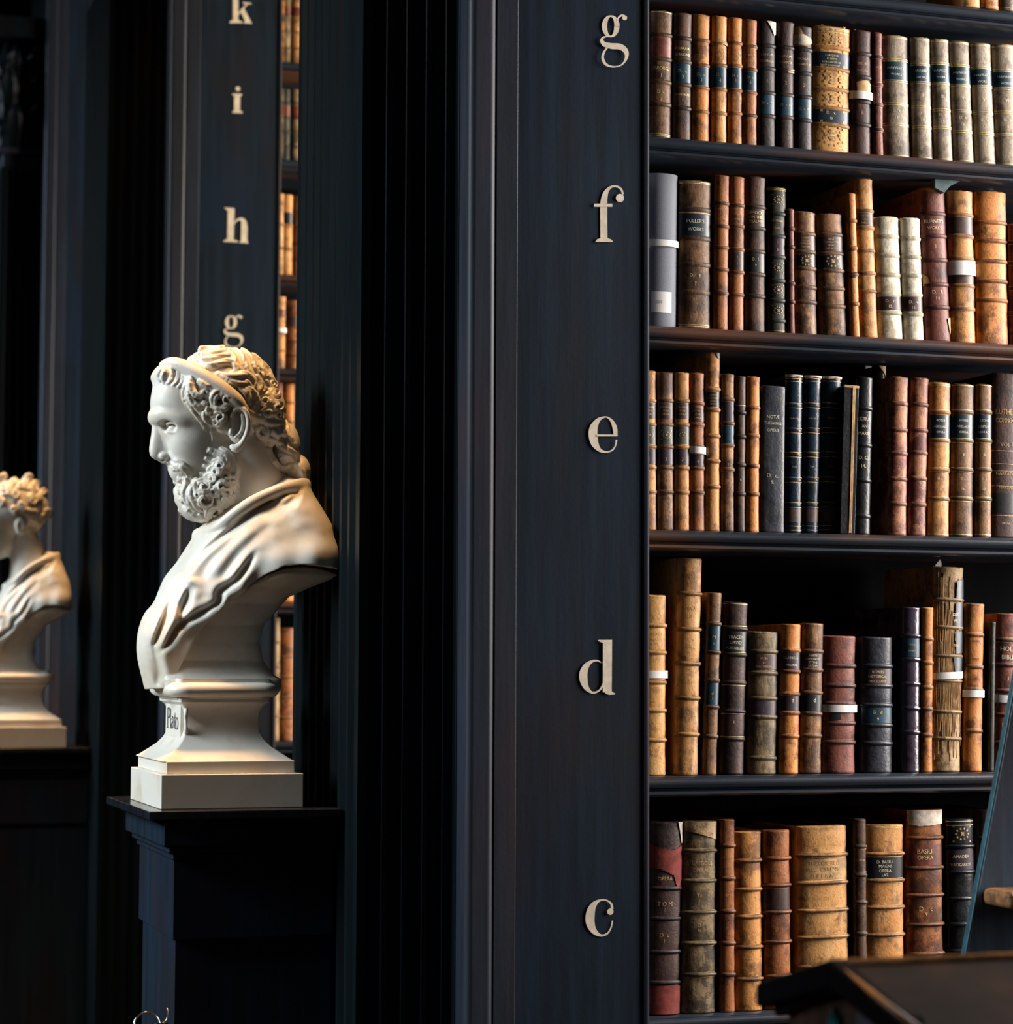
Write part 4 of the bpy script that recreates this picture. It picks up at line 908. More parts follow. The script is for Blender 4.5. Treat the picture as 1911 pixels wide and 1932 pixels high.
        cen = Wd.mean(0); 
        fl = lab[Fq]; fl = np.sort(fl, 1)[:, 1]
        out = []
        for L_, nm in names.items():
            f = Fq[fl == L_]
            if not len(f): continue
            used, inv = np.unique(f, return_inverse=True); f2 = inv.reshape(f.shape)
            me = D.meshes.new(nm); me.vertices.add(len(used)); me.vertices.foreach_set('co', Wd[used].ravel())
            me.loops.add(f2.size); me.loops.foreach_set('vertex_index', f2.ravel().astype(np.int32))
            me.polygons.add(len(f2)); me.polygons.foreach_set('loop_start', np.arange(0, f2.size, 4, dtype=np.int32)); me.update(calc_edges=True); me.validate()
            me.shade_smooth(); me.materials.append(mat)
            nn = VN[used]; nn /= np.linalg.norm(nn, axis=1)[:, None] + 1e-12
            me.normals_split_custom_set_from_vertices([tuple(q) for q in nn])
            out.append(link(D.objects.new(nm, me), parent))
        return out

def marble(name):
    t = NT(name); v = t.vec((1, 1, 1), False); n1 = t.noise(v, 7, 6, .62); n2 = t.noise(v, 26, 5, .6); n3 = t.noise(v, 3.2, 3, .5)
    c = t.mix(t.ramp(n1, .45, .72), (.76, .72, .655), (.62, .525, .40))
    c = t.mix(t.math('MULTIPLY', t.ramp(n2, .56, .74), .45), c, (.55, .44, .31))
    c = t.mix(t.math('MULTIPLY', t.ramp(n3, .56, .66), .25), c, (.86, .83, .80))
    t.col(c); t.bump(n2, .05, .002); return t.set(.42, .4)
M['marble'] = marble('aged_marble')

def polysdf(P, U, V):
    """signed distance from grid points (U, V) to polygon P, negative inside"""
    P = np.array(P, float); d = np.full(U.shape, 1e9); ins = np.zeros(U.shape, bool)
    for i in range(len(P)):
        a, b = P[i], P[(i + 1) % len(P)]; e = b - a; wx, wy = U - a[0], V - a[1]; t = np.clip((wx * e[0] + wy * e[1]) / (e @ e + 1e-9), 0, 1)
        d = np.minimum(d, (wx - e[0] * t) ** 2 + (wy - e[1] * t) ** 2)
        c = ((a[1] > V) != (b[1] > V)); xx = (b[0] - a[0]) * (V - a[1]) / ((b[1] - a[1]) or 1e-9) + a[0]; ins ^= c & (U < xx)
    return np.where(ins, -1, 1) * np.sqrt(d)
def linedist(P, U, V):
    """distance to an open polyline and the position along it (0..1), plus the side"""
    P = [p[:2] for p in spline(P, 5)]; best = np.full(U.shape, 1e9); par = np.zeros(U.shape); side = np.zeros(U.shape); n = len(P) - 1
    for i in range(n):
        a = np.array(P[i]); e = np.array(P[i + 1]) - a; wx, wy = U - a[0], V - a[1]; t = np.clip((wx * e[0] + wy * e[1]) / (e @ e + 1e-9), 0, 1)
        q = np.hypot(wx - e[0] * t, wy - e[1] * t); m = q < best; best = np.where(m, q, best); par = np.where(m, (i + t) / n, par); side = np.where(m, np.sign(e[0] * wy - e[1] * wx), side)
    return best, par, side

# ---------------------------------------------------------------- torso with its cloak
def torso(parent, origin):
    T = Field((235, 880, -215), (650, 1312, 215), 1.9)
    U, V = np.meshgrid(T.ax[0], T.ax[1], indexing='ij')
    Wx = np.abs(T.ax[2])[None, None, :]
    q = lambda px, py, w: Q(px, py, w)[:2]
    # silhouette of the whole cloaked mass (round edges) and the cut line (sharp edge)
    big = [q(577, 897, 20), q(597, 925, 50), q(616, 950, 75), q(637, 985, 90), q(648, 1030, 100), q(650, 1085, 100), q(630, 1150, 100), (560, 1230), (470, 1330), (380, 1360), (285, 1345)] + [(p[0], p[1]) for p in spline([(280, 1330), (276, 1299), (263, 1245), (261, 1212), (265, 1184), (275, 1158), (292, 1136), (310, 1092), (334, 1060), (360, 1018), (384, 985), (410, 955), (470, 918), (530, 893)], 4)]
    cut = [q(577, 880, 20), q(650, 900, 60), q(710, 1000, 100), q(665, 1080, 100), q(645, 1074, 110), q(613, 1065, 160), q(575, 1061, 172), q(540, 1065, 168), q(502, 1083, 150), q(468, 1106, 130), q(466, 1113, 128), q(425, 1143, 112),
           q(384, 1183, 100), q(357, 1232, 88), q(340, 1262, 80), q(327, 1298, 72), (278, 1300), (200, 1300), (200, 1000), (360, 880), (500, 840)]
    db = -polysdf(big, U, V); dc = polysdf(cut, U, V)
    # greatest half width over the mass
    ctrl = [(585, 905, 62), (540, 915, 78), (480, 950, 92), (420, 975, 70), (585, 985, 160), (600, 1050, 184), (550, 1055, 184), (500, 1060, 166), (540, 985, 150), (490, 1000, 140), (450, 1020, 128), (400, 1050, 110), (440, 1100, 128), (360, 1090, 96), (400, 1150, 108), (330, 1150, 86),
            (350, 1210, 90), (300, 1200, 74), (320, 1260, 70), (290, 1290, 56), (600, 1150, 150), (450, 1250, 80)]
    num = np.zeros(U.shape); den = np.zeros(U.shape)
    for a, b, c in ctrl: g = 1 / (((U - a) ** 2 + (V - b) ** 2) + 900) ** 1.5; num += g * c; den += g
    Wm = num / den
    R = np.clip(Wm * .75, 30, 110) * np.interp(U, [480, 600], [1, .45]); t = np.clip(db / R, 0, 1); prof = np.sqrt(1 - (1 - t) ** 2.2)
    Wt = Wm * prof
    # folds of the cloak (lines in photo pixels)
    def fold(P, depth, wd, ridge=0., rw=9., fade=.12, shelf=0.):
        nonlocal Wt
        P = [q(p[0], p[1], 120 if p[0] > 440 else 95) for p in P]; d, pr, sd = linedist(P, U, V); f = np.clip(np.minimum(pr, 1 - pr) / fade, 0, 1) * (d < 60) * np.clip(db / 26, .12, 1)
        f = np.where((pr <= 0.001) | (pr >= .999), f * 0, f)
        Wt = Wt - depth * f * np.exp(-(d / wd) ** 2) + ridge * f * np.exp(-((d - rw) / (rw * .8)) ** 2)
        if shelf: Wt = Wt + shelf * f * np.clip(1 - d / 34, 0, 1) ** .8 * (sd * np.sign(shelf) > 0)
    c6 = lambda *a: [C6(*p) for p in a]; c7 = lambda *a: [C7(*p) for p in a]
    fold(c6((1310,1150),(1180,1180),(1060,1250),(850,1420),(700,1530),(560,1660),(450,1800),(380,1920)) + c7((620,60),(540,200),(480,360),(430,520)), 10, 4.2, 4, 9, .03, shelf=6)
    fold(c6((1300,1150),(1290,1190),(1240,1240),(1180,1290)), 7, 5, 3, 9)
    fold(c6((980,1590),(930,1680),(880,1760),(800,1840),(700,1920)) + c7((840,210),(700,300),(600,370),(560,420),(500,520),(440,575)), 13, 5, 5, 12, .2)
    fold(c7((660,90),(640,190),(600,290),(580,370)), 9, 6, 4, 12, .2)
    fold(c7((560,200),(520,290),(470,420),(440,520),(455,600),(480,700),(490,790)), 12, 5, 5, 12, .12)
    fold(c7((410,215),(370,330),(350,450),(380,500)), 7, 5, 4, 10, .12)
    fold(c7((395,510),(420,600),(450,700),(475,790)), 8, 5, 4, 8, .05)
    fold(c6((900,1400),(760,1560),(640,1700),(560,1860)) , 3, 9, 2, 16)
    fold(c6((1100,1400),(980,1500),(860,1620),(760,1740),(690,1860)), 4, 10, 3, 16)
    fold(c6((760,1330),(620,1470),(480,1640),(380,1780)), 3, 6, 2, 12)
    fold(c6((1400,1330),(1250,1370),(1100,1460),(1000,1560)), 1.5, 12, 1, 16)
    fold(c7((1060,100),(1020,150),(900,215),(780,320)), 4, 4, 3, 8)
    for _ in range(3):
        Wp = np.pad(Wt, 1, mode='edge'); Wt = (4 * Wp[1:-1, 1:-1] + 2 * (Wp[:-2, 1:-1] + Wp[2:, 1:-1] + Wp[1:-1, :-2] + Wp[1:-1, 2:]) + Wp[:-2, :-2] + Wp[2:, 2:] + Wp[:-2, 2:] + Wp[2:, :-2]) / 16
    F = Wx - Wt[:, :, None]; gr = np.gradient(Wt, T.h); sc = np.sqrt(1 + np.minimum(gr[0] ** 2 + gr[1] ** 2, 16)); F = F / sc[:, :, None]
    F = np.maximum(F, dc[:, :, None]); F = np.where(db[:, :, None] < 0, np.maximum(F, -db[:, :, None]), F)
    T.F = F.astype(np.float32); T.L[:] = 1
    # hollow support behind the cloak
    st_ = [q(643, 1082, 110), q(588, 1106, 110), q(544, 1125, 80), (506, 1153), (485, 1178), (477, 1211), (485, 1246), (500, 1270), (517, 1281), (515, 1303), (305, 1303), (300, 1280), (330, 1220), (400, 1150), q(440, 1125, 115), q(470, 1108, 130), q(505, 1084, 145), q(545, 1068, 160), q(580, 1064, 160), q(615, 1068, 160)]
    ds = polysdf(st_, U, V)
    vs = np.array([1020, 1060, 1085, 1110, 1140, 1180, 1210, 1246, 1270, 1281, 1310.]); ws = np.array([150, 165, 158, 120, 92, 74, 68, 66, 74, 84, 86.])
    Ws = np.interp(V, vs, ws) * np.sqrt(np.clip(1 - np.clip((-ds - 0) / 1e9, 0, 1), 0, 1))
    rr = np.clip(-ds / 40, 0, 1); Ws = Ws * (.80 + .20 * np.sqrt(1 - (1 - rr) ** 2))
    G_ = np.maximum(Wx - Ws[:, :, None], ds[:, :, None]).astype(np.float32)
    T.L = np.where(G_ < T.F, 2, T.L).astype(np.int8); T.F = np.minimum(T.F, G_)
    # thick rolled neckline of the cloak
    for sg in (1,):
        P = [(*q(572, 908, 0), 0, 9), (*q(572, 908, 40), 40, 9), (*q(558, 911, 72), 72, 9), (*q(525, 920, 92), 92, 9), (*q(478, 942, 96), 96, 9), (*q(440, 968, 88), 88, 8), (*q(408, 995, 66), 66, 8), (382, 1006, 30, 9), (372, 1010, 0, 9)]
        T.chain(P, 9, 1, 4)
    T.ell((470, 925, 0), (64, 50, 56), 3, cut=True)      # room for the neck
    T.ell((420, 950, 0), (50, 34, 40), 4, cut=True)
    return T.build({1: 'cloak', 2: 'support'}, M['marble'], parent, origin, 1)

def head_plato(parent, origin):
    H = Field((262, 632, -112), (606, 1000, 112), 1.3)
    # neck and skull
    H.cap((452, 850, 0), (492, 960, 0), 50, 60, 6, 1); H.cap((470, 900, 0), (470, 1000, 0), 50, 62, 14, 1)
    H.ell((418, 748, 0), (104, 98, 80), 10, 3)
    H.ell((352, 778, 0), (67, 84, 60), 22, 1)
    H.ell((372, 850, 0), (60, 62, 54), 20, 1)
    H.ell((352, 838, 30), (36, 30, 24), 16, 1)           # cheek
    H.ell((344, 884, 0), (30, 30, 36), 12, 1)            # mouth area
    H.ell((366, 925, 0), (34, 40, 40), 14, 4)
    # brow
    H.ell((326, 746, 0), (44, 60, 56), 12, 1); H.ell((312, 765, 0), (30, 36, 42), 10, 1)
    H.chain([(293, 789, 0, 9), (294, 788, 14, 9), (302, 787, 26, 8), (317, 790, 38, 7), (336, 799, 46, 5)], 14, 1)
    H.ell((308, 808, 32), (15, 10, 16), 8, cut=True)     # socket
    H.ell((319, 812, 27), (12, 9.5, 12), 3, 1)          # eyeball
    H.chain([(307, 806, 24, 2.2), (306, 803, 33, 2.6), (316, 803, 41, 2.6), (330, 809, 45, 2.2)], 2, 1)   # upper lid
    H.chain([(307, 814, 24, 2), (309, 819, 33, 2.2), (319, 821, 40, 2.2), (331, 817, 44, 2)], 2.5, 1)     # lower lid
    # nose
    H.chain([(294, 800, 0, 8), (293, 815, 0, 8), (291, 832, 0, 8.5), (290, 846, 0, 9), (291, 858, 0, 10)], 6, 1)
    H.cap((300, 812, 0), (308, 862, 0), 12, 15, 9, 1)
    H.ell((304, 863, 12), (10, 8, 7), 3.5, 1)
    H.ell((300, 871, 8), (6, 3.5, 4), 1.5, cut=True)
    H.chain([(318, 858, 17, 3), (328, 872, 27, 3.5), (336, 888, 34, 3)], 8, 1)   # fold beside nose
    # lips
    H.ell((337, 898, 0), (10, 6.5, 16), 3, 1); H.chain([(326, 891, 0, 1.5), (330, 891, 12, 1.5), (340, 893, 20, 1.2)], 1.5, 1, cut=True)
    # beard body
    H.ell((374, 938, 0), (45, 47, 48), 8, 4); H.ell((404, 915, 0), (40, 58, 56), 10, 4); H.ell((410, 880, 34), (30, 46, 26), 10, 4)
    # ear
    ex = lambda px, py, w, r: (*Q(px, py, w), r)
    H.ell(Q(446, 800, 70), (22, 34, 14), 5, 1)
    H.ell(Q(444, 800, 86), (13, 24, 12), 2.5, cut=True)
    H.chain([ex(431, 800, 78, 3), ex(431, 788, 81, 3.4), ex(436, 772, 84, 3.8), ex(447, 765, 88, 4), ex(459, 771, 91, 4.2), ex(464, 787, 91, 4.2), ex(463, 806, 89, 4.2), ex(458, 822, 86, 4.6), ex(450, 836, 83, 6), ex(441, 843, 80, 7.5), ex(434, 840, 78, 5)], 1.6, 5)
    H.chain([ex(452, 778, 86, 2.6), ex(454, 795, 85, 3), ex(450, 812, 84, 3.2), ex(440, 822, 82, 3.2)], 1.6, 5)
    H.ell(Q(431, 812, 80), (4.5, 7, 5), 2, 5)
    H.freeze()
    # hair fitted over the forehead and temples
    H.ell((304, 712, 0), (22, 24, 46), 7, 2)
    H.ell((372, 742, 50), (44, 42, 26), 8, 2); H.ell((408, 790, 62), (24, 34, 15), 6, 2)
    H.ell((492, 770, 0), (40, 52, 74), 8, 3)
    H.ell((500, 812, 0), (34, 28, 58), 6, 2)
    H.ell((536, 840, 0), (26, 50, 44), 6, 2); H.ell((560, 885, 0), (22, 34, 42), 5, 2)
    H.B = H.F.copy()
    c = lambda *a: [(*CH(p[0], p[1]), p[2] / 7.078 * 1.3, *( [p[3] / 7.078] if len(p) > 3 else [])) for p in a]
    cb = lambda *a: [(*CB(p[0], p[1]), p[2] / 5.79 * 1.3) for p in a]
    # long waves above the band
    rows = [((700,140,22),(760,120,30),(720,110,34),(880,90,30),(1040,70,26)),
            ((620,235,28),(710,190,38),(860,180,34),(960,140,30),(1080,110,26)),
            ((640,270,28),(760,260,40),(900,230,40),(1020,190,34),(1150,160,28)),
            ((720,320,26),(840,340,44),(980,300,46),(1100,265,40),(1190,330,34),(1190,400,28),(1130,420,22)),
            ((940,430,30),(1060,480,48),(1200,470,52),(1330,430,44),(1430,500,38),(1440,600,30),(1400,650,18)),
            ((1020,480,30),(1120,550,44),(1240,560,44),(1340,540,36),(1410,600,24)),
            ((1240,620,32),(1330,680,46),(1370,780,44),(1360,880,38),(1390,960,28)),
            ((1290,600,30),(1420,660,42),(1480,780,44),(1440,900,40),(1450,1010,28)),
            ((1100,120,28),(1180,220,34),(1200,300,32),(1260,380,26)),
            ((1180,90,28),(1280,180,36),(1320,300,36),(1380,400,28)),
            ((1280,90,28),(1400,190,36),(1440,320,36),(1520,420,28)),
            ((1420,150,28),(1540,260,34),(1560,380,34),(1640,470,26)),
            ((1560,260,26),(1650,370,30),(1680,480,30),(1760,560,22)),
            ((1480,440,28),(1540,540,34),(1520,650,34),(1560,740,26)),
            ((1600,500,26),(1680,600,32),(1660,710,30),(1740,790,24))]
    for i, rr in enumerate(rows): H.lock(c(*rr), lift=-1.0 if i < 3 else (.8 if i in (3,4,5,6,7) else -1.2), k=1.6, lab=3, tw=.05)
    # tighter curls at the back
    for (x, y, R, r, ph, dr) in ((1610,780,62,26,0,1),(1540,880,58,26,2,-1),(1480,1010,60,26,1,1),(1740,660,58,24,3,-1),(1770,850,64,28,4,1),(1640,930,60,26,5,-1),(1790,950,52,24,0,1),(1590,660,50,22,3,1),(1700,540,46,20,1,-1),(1600,420,44,20,2,1),(1480,320,40,18,4,-1)):
        H.curl(*CH(x, y), R / 7.078 * 1.15, r / 7.078 * 1.25, 1.2, ph, dr, lab=3, lift=.5)
    # fringe on the brow
    for rr in (((200,400,22),(170,480,26),(200,560,20)), ((260,400,22),(230,500,28),(250,590,18)), ((330,390,22),(350,480,28),(320,570,24),(280,600,14)), ((400,390,22),(430,480,28),(410,570,26),(360,620,14)),
               ((470,400,22),(500,490,28),(480,580,26),(430,640,14)), ((540,430,24),(560,520,30),(530,610,26),(500,650,14))): H.lock([(q[0], q[1], q[2] * .95) for q in c(*rr)], lift=-.8, k=2.2, tw=.05)
    # temple curls
    H.lock(c((600,490,34),(590,580,44),(620,680,42),(700,740,38),(770,700,34),(820,760,28)), lift=1.5); H.lock(c((700,540,36),(790,590,46),(890,600,44),(920,680,36),(860,720,26),(800,690,20)), lift=3)
    H.lock(c((560,640,26),(580,760,36),(660,860,38),(750,880,34),(790,820,28)), lift=1.5)
    H.curl(*CH(1070, 780), 13, 5.6, 1.3, 3.4, 1, lift=7, tail=c((900,850,34),(890,780,42),(930,710,44),(1000,680,42)))
    H.lock(c((890,860,36),(950,900,48),(1040,900,46),(1100,860,36)), lift=5)
    H.curl(*CH(985, 1030), 13, 6, 1.2, 3.0, 1, lift=4, tail=c((820,900,34),(830,960,42),(880,960,40)))
    H.curl(*CH(940, 1100), 8.5, 4.4, 1.2, 1.0, -1, lift=4, tail=c((780,960,32),(790,1040,38),(850,1090,34)))
    H.curl(*CH(790, 700), 7, 4, 1.1, 0, 1, lift=2)
    for rr in (((500,680,18),(520,800,24),(600,930,26),(690,1030,22),(770,1120,16)), ((600,820,22),(650,930,28),(740,1010,26),(800,1090,20)), ((700,900,24),(760,1020,30),(850,1110,26),(900,1180,18)),
               ((760,1120,18),(850,1180,22),(910,1260,20),(920,1330,12)), ((780,1160,16),(860,1230,20),(890,1310,18),(880,1390,10)), ((830,1120,18),(910,1170,22),(945,1240,16))): H.lock(c(*rr), lift=-.2, k=1.2, strands=2)
    # nape hair hanging to the shoulder
    H.curl(*CH(1555, 1205), 15, 6.2, 1.5, 3.6, 1, lift=3)
    for rr in (((1620,1060,34),(1700,1080,44),(1790,1060,40),(1840,1130,34)), ((1700,1160,34),(1760,1220,44),(1830,1180,40),(1880,1260,34)), ((1640,1280,34),(1720,1290,46),(1820,1320,44),(1880,1390,36))): H.lock(c(*rr), lift=0, k=1.5)
    b6 = lambda *a: [(*C6(p[0], p[1]), p[2] / 3.864, (p[3] if len(p) > 3 else 0)) for p in a]
    H.lock(b6((1180,650,18),(1200,730,22),(1240,800,22),(1255,880,18)), lift=0)
    H.lock(b6((1090,780,22),(1055,850,28),(1080,930,30),(1140,985,28),(1210,975,24),(1250,945,20),(1260,990,16),(1220,1060,16)), lift=0, tw=.07)
    H.lock(b6((1120,820,20),(1180,850,28),(1240,880,26),(1270,930,20)), lift=1); H.lock(b6((1160,900,18),(1220,900,22),(1270,960,24),(1310,1020,24),(1330,1080,18)), lift=0)
    H.lock(b6((1250,960,18),(1290,1000,24),(1320,1050,22),(1340,1090,16)), lift=-3)
    H.lock(b6((1100,660,20),(1140,720,24),(1110,780,22),(1150,830,18)), lift=1); H.curl(*C6(1150, 905), 6, 3.2, 1.2, 2, 1, lift=4)
    # moustache
    for rr in (((250,300,22),(300,320,26),(360,340,26),(430,370,24),(480,420,20),(505,470,12)), ((260,340,22),(320,365,24),(400,380,22),(450,420,18),(490,480,10)), ((255,290,18),(340,290,20),(420,320,20),(490,380,18),(540,440,12)), ((265,370,20),(310,385,20),(360,395,14))):
        H.lock([(q[0], q[1], q[2] * .68) for q in cb(*rr)], lift=.4, k=2.2, lab=4, strands=2)
    # chin tufts and falling strands
    for rr in (((390,480,30),(380,540,36),(400,610,34),(390,680,28),(420,740,20)), ((440,480,26),(450,560,36),(430,640,36),(460,720,32),(520,790,22)), ((370,560,26),(360,640,30),(370,720,28),(410,790,24),(470,830,16)),
               ((520,560,30),(500,640,38),(540,720,36),(580,790,30),(640,830,20)), ((430,800,26),(500,850,30),(570,890,28),(640,910,20)), ((590,870,28),(660,910,32),(730,930,28),(790,920,18)),
               ((560,480,24),(545,560,30),(570,640,30),(590,700,22))): H.lock(cb(*rr), lift=.6, k=1.5, lab=4)
    for (x, y, R, r, ph, dr, lf) in ((800,330,9,4.2,3.6,1,3),(760,400,9,4.2,3.2,1,3),(720,480,8.5,4.2,3.0,1,3),(640,570,10.5,5,3.8,1,4),(830,560,10,4.8,1,-1,3),(640,720,13,5.2,4.2,1,4),(760,850,13,5.6,2.2,1,4),(900,620,10,4.6,.5,1,2),(940,520,9.5,4.4,5,-1,1),(690,800,8,4,0,1,2),(860,720,10,4.6,3.4,-1,3),(740,620,8.5,4,5,1,4),(880,440,8,3.8,2,1,1),(570,660,7.5,3.8,2,-1,2)):
        H.curl(*CB(x, y), R * 1.25, r * 1.35, 1.05, ph, dr, lab=4, lift=lf + 1)
    for rr in (((690,160,26),(760,190,34),(850,220,34),(890,280,28),(880,340,18)), ((820,140,26),(910,200,34),(970,290,34),(1000,390,30),(980,470,24),(1010,560,18)), ((660,250,20),(740,290,26),(800,340,22)), ((640,330,20),(710,360,26),(770,410,22)),
               ((600,420,20),(660,440,26),(730,480,22)), ((900,480,26),(950,560,32),(1000,620,26),(980,700,18)), ((840,620,26),(890,700,34),(960,740,28),(940,820,18)), ((780,640,24),(830,700,32),(870,780,32),(850,850,20)),
               ((680,880,24),(760,905,28),(830,880,20)), ((660,520,22),(700,600,30),(690,690,28),(720,760,20))): H.lock(cb(*rr), lift=1.0, k=1.5, lab=4)
    # head band
    H.B = H.B
    band = [(*Q(304, 694, 0)[:2], 0, 10), (*Q(312, 685, 22), 10), (*Q(330, 686, 45), 12), (*Q(356, 697, 60), 14), (*Q(384, 712, 71), 15.5), (*Q(412, 730, 79), 16), (*Q(440, 752, 83), 15), (*Q(462, 772, 78), 10), (500, 796, 52, 9), (522, 802, 24, 8), (524, 804, 0, 8)]
    R = spline(band, 5)
    for i in range(len(R) - 1):
        a, b = R[i], R[i + 1]
        H.cap((a[0], a[1], a[2] - 3), (b[0], b[1], b[2] - 3), a[3], b[3], 1.2, 6)
    return H.build({1: 'head', 2: 'side_hair', 3: 'crown_hair', 4: 'beard', 5: 'ear', 7: 'ear', 6: 'headband'}, M['marble'], parent, origin, 1)

def head_young(parent, origin):
    H = Field((262, 632, -112), (606, 1000, 112), 3.0)
    H.cap((450, 850, 0), (478, 960, 0), 46, 52, 6, 1); H.cap((460, 900, 0), (460, 1000, 0), 46, 56, 14, 1)
    H.ell((424, 752, 0), (96, 90, 76), 10, 3); H.ell((362, 790, 0), (62, 84, 58), 20, 1); H.ell((372, 850, 0), (50, 56, 48), 18, 1)
    H.ell((350, 838, 28), (32, 28, 24), 14, 1); H.ell((340, 892, 0), (24, 24, 26), 10, 1); H.ell((345, 925, 0), (18, 16, 18), 10, 1)
    H.chain([(294, 790, 0, 8), (300, 786, 26, 9), (330, 800, 54, 7)], 7, 1); H.ell((312, 810, 32), (13, 10, 16), 6, cut=True); H.ell((320, 812, 28), (12, 10, 12), 3, 1)
    H.chain([(300, 802, 0, 8), (294, 832, 0, 8), (290, 856, 0, 9)], 6, 1); H.cap((306, 812, 0), (312, 860, 0), 12, 14, 9, 1); H.ell((330, 886, 0), (8, 5, 16), 3, 1); H.ell((332, 897, 0), (8, 5, 14), 3, 1)
    H.ell(Q(446, 800, 66), (18, 28, 12), 4, 5); H.ell(Q(446, 800, 80), (9, 18, 8), 2, cut=True)
    H.freeze(); rn = random.Random(4)
    for i in range(70):
        px = rn.uniform(318, 520); py = rn.uniform(652, 842)
        if (px < 400 and py > 735 - (400 - px) * .3) or (px < 462 and 752 < py) or (px < 500 and py > 830): continue
        H.curl(px, py, rn.uniform(9, 14), rn.uniform(4.5, 6), 1.2, rn.uniform(0, 6), rn.choice((-1, 1)), lab=2, lift=2)
    return H.build({1: 'head', 2: 'curly_hair', 3: 'crown_hair', 5: 'ear', 7: 'ear'}, M['marble'], parent, origin, 1)

def loft(name, secs, cx, cy, mat, parent, origin, closed_top=True, n=6):
    """stack of rounded rectangles: (half x, half y, z, corner radius)"""
    V = []; Fc = []; m = 4 * (n + 1)
    for hx, hy, z, r in secs:
        r = min(r, hx, hy)
        for (sx, sy, a0) in ((1, 1, 0), (-1, 1, pi / 2), (-1, -1, pi), (1, -1, 3 * pi / 2)):
            for k in range(n + 1): a = a0 + pi / 2 * k / n; V.append((cx + sx * (hx - r) + r * cos(a) - origin[0], cy + sy * (hy - r) + r * sin(a) - origin[1], z - origin[2]))
    for j in range(len(secs) - 1):
        for i in range(m): a = j * m + i; c = j * m + (i + 1) % m; Fc.append((a, c, c + m, a + m))
    Fc += [tuple(range(m))[::-1], tuple((len(secs) - 1) * m + i for i in range(m))]
    o = mesh(name, V, Fc, mat, parent, True); e = o.modifiers.new('e', 'EDGE_SPLIT'); e.split_angle = radians(38); return o
def base_parts(parent, origin, word):
    zz = lambda py, X=.80: _o[1] - (py - 1250) * SV
    cx, cy = .803, 4.014; zb = 1.3552
    # plinth block and step
    zp1 = 1.4125; m = M['marble']
    b = MB(); b.box(cx - .1205 - origin[0], cx + .1205 - origin[0], cy - .154 - origin[1], cy + .154 - origin[1], zb - origin[2], zp1 - origin[2]); b.obj('plinth_block', m, parent, bevel=.0015)
    b = MB(); b.box(cx - .110 - origin[0], cx + .108 - origin[0], cy - .142 - origin[1], cy + .142 - origin[1], zp1 - origin[2], zp1 + .021 - origin[2]); b.obj('plinth_step', m, parent, bevel=.0015)
    # concave socle
    S_ = []
    prof = [(.112, .137, 1.4335), (.106, .131, 1.437), (.094, .118, 1.446), (.080, .104, 1.457), (.071, .094, 1.468), (.0655, .087, 1.480), (.0635, .084, 1.493), (.0635, .084, 1.507), (.066, .087, 1.518), (.071, .092, 1.527), (.077, .099, 1.531), (.077, .099, 1.538)]
    for hx, hy, z in prof: S_.append((hx, hy, z, .004))
    cxs = cx - .004
    loft('socle', S_, cxs, cy, m, parent, origin)
    S_ = [(.080, .102, 1.536, .02)] + [(.082 + .014 * cos(a), .104 + .014 * cos(a), 1.5515 + .0125 * sin(a), .03) for a in [-pi / 2 + pi * k / 10 for k in range(11)]] + [(.080, .102, 1.5645, .02)]
    loft('torus_moulding', S_, cxs, cy, m, parent, origin)
    loft('fillet', [(.080, .100, 1.562, .01), (.080, .100, 1.571, .01)], cxs, cy, m, parent, origin)
    # raised tablet on the front with the carved name
    tx = cxs - .0665
    b = MB(); b.box(tx - .004 - origin[0], tx + .02 - origin[0], cy - .070 - origin[1], cy + .070 - origin[1], 1.470 - origin[2], 1.531 - origin[2]); b.obj('name_tablet', m, parent, bevel=.001)
    if word:
        # 'Plato' in thin and thick strokes, y runs along the tablet (reads left to right from the hall)
        GL = {'P': brush([(0,0,.14),(0,.5,.14),(0,1,.14)],3) + brush([(0,1,.07),(.28,.98,.10),(.40,.78,.14),(.28,.56,.10),(0,.54,.06)],5) + [[(-.14,0),(.16,0),(.16,.04),(-.14,.04)],[(-.14,.96),(.05,.96),(.05,1),(-.14,1)]],
              'l': brush([(0,0,.12),(0,.5,.12),(0,1,.12)],3) + [[(-.12,0),(.12,0),(.12,.04),(-.12,.04)]],
              'a': brush([(-.12,.42,.08),(.0,.58,.08),(.14,.52,.11),(.16,.3,.12),(.16,.04,.12)],5) + brush([(.14,.34,.05),(-.06,.28,.09),(-.15,.14,.11),(-.04,.01,.06),(.12,.10,.05)],5),
              't': brush([(0,.8,.06),(0,.5,.12),(0,.14,.12),(.08,.02,.07),(.16,.06,.04)],5) + [[(-.12,.54),(.16,.54),(.16,.59),(-.12,.59)]],
              'o': brush([(.18*cos(a), .29+.28*sin(a), .05+.08*abs(cos(a))) for a in [k*pi/6 for k in range(12)]],3,True)}
        GL = {k_: v_ for k_, v_ in GL.items()}; V = []; Fc = []; H_ = .030; adv = {'P': .52, 'l': .30, 'a': .46, 't': .36, 'o': .5}; tot = sum(adv[ch] for ch in word); s0 = 0
        for ch in word:
            for q_ in GL[ch]:
                n = len(V)
                for p in q_: V.append((tx - .0043 - origin[0] - .00002 * len(Fc) / 40, cy + .058 - .116 * ((s0 + p[0] * 1.0 + .18) / tot) - origin[1], 1.484 + p[1] * H_ * 1.15 - origin[2]))
                Fc.append(tuple(range(n, n + len(q_))))
            s0 += adv[ch]
        o = mesh('carved_name', V, Fc, plain('carved_shadow_paint', (.05, .06, .06), .7, .2), parent)
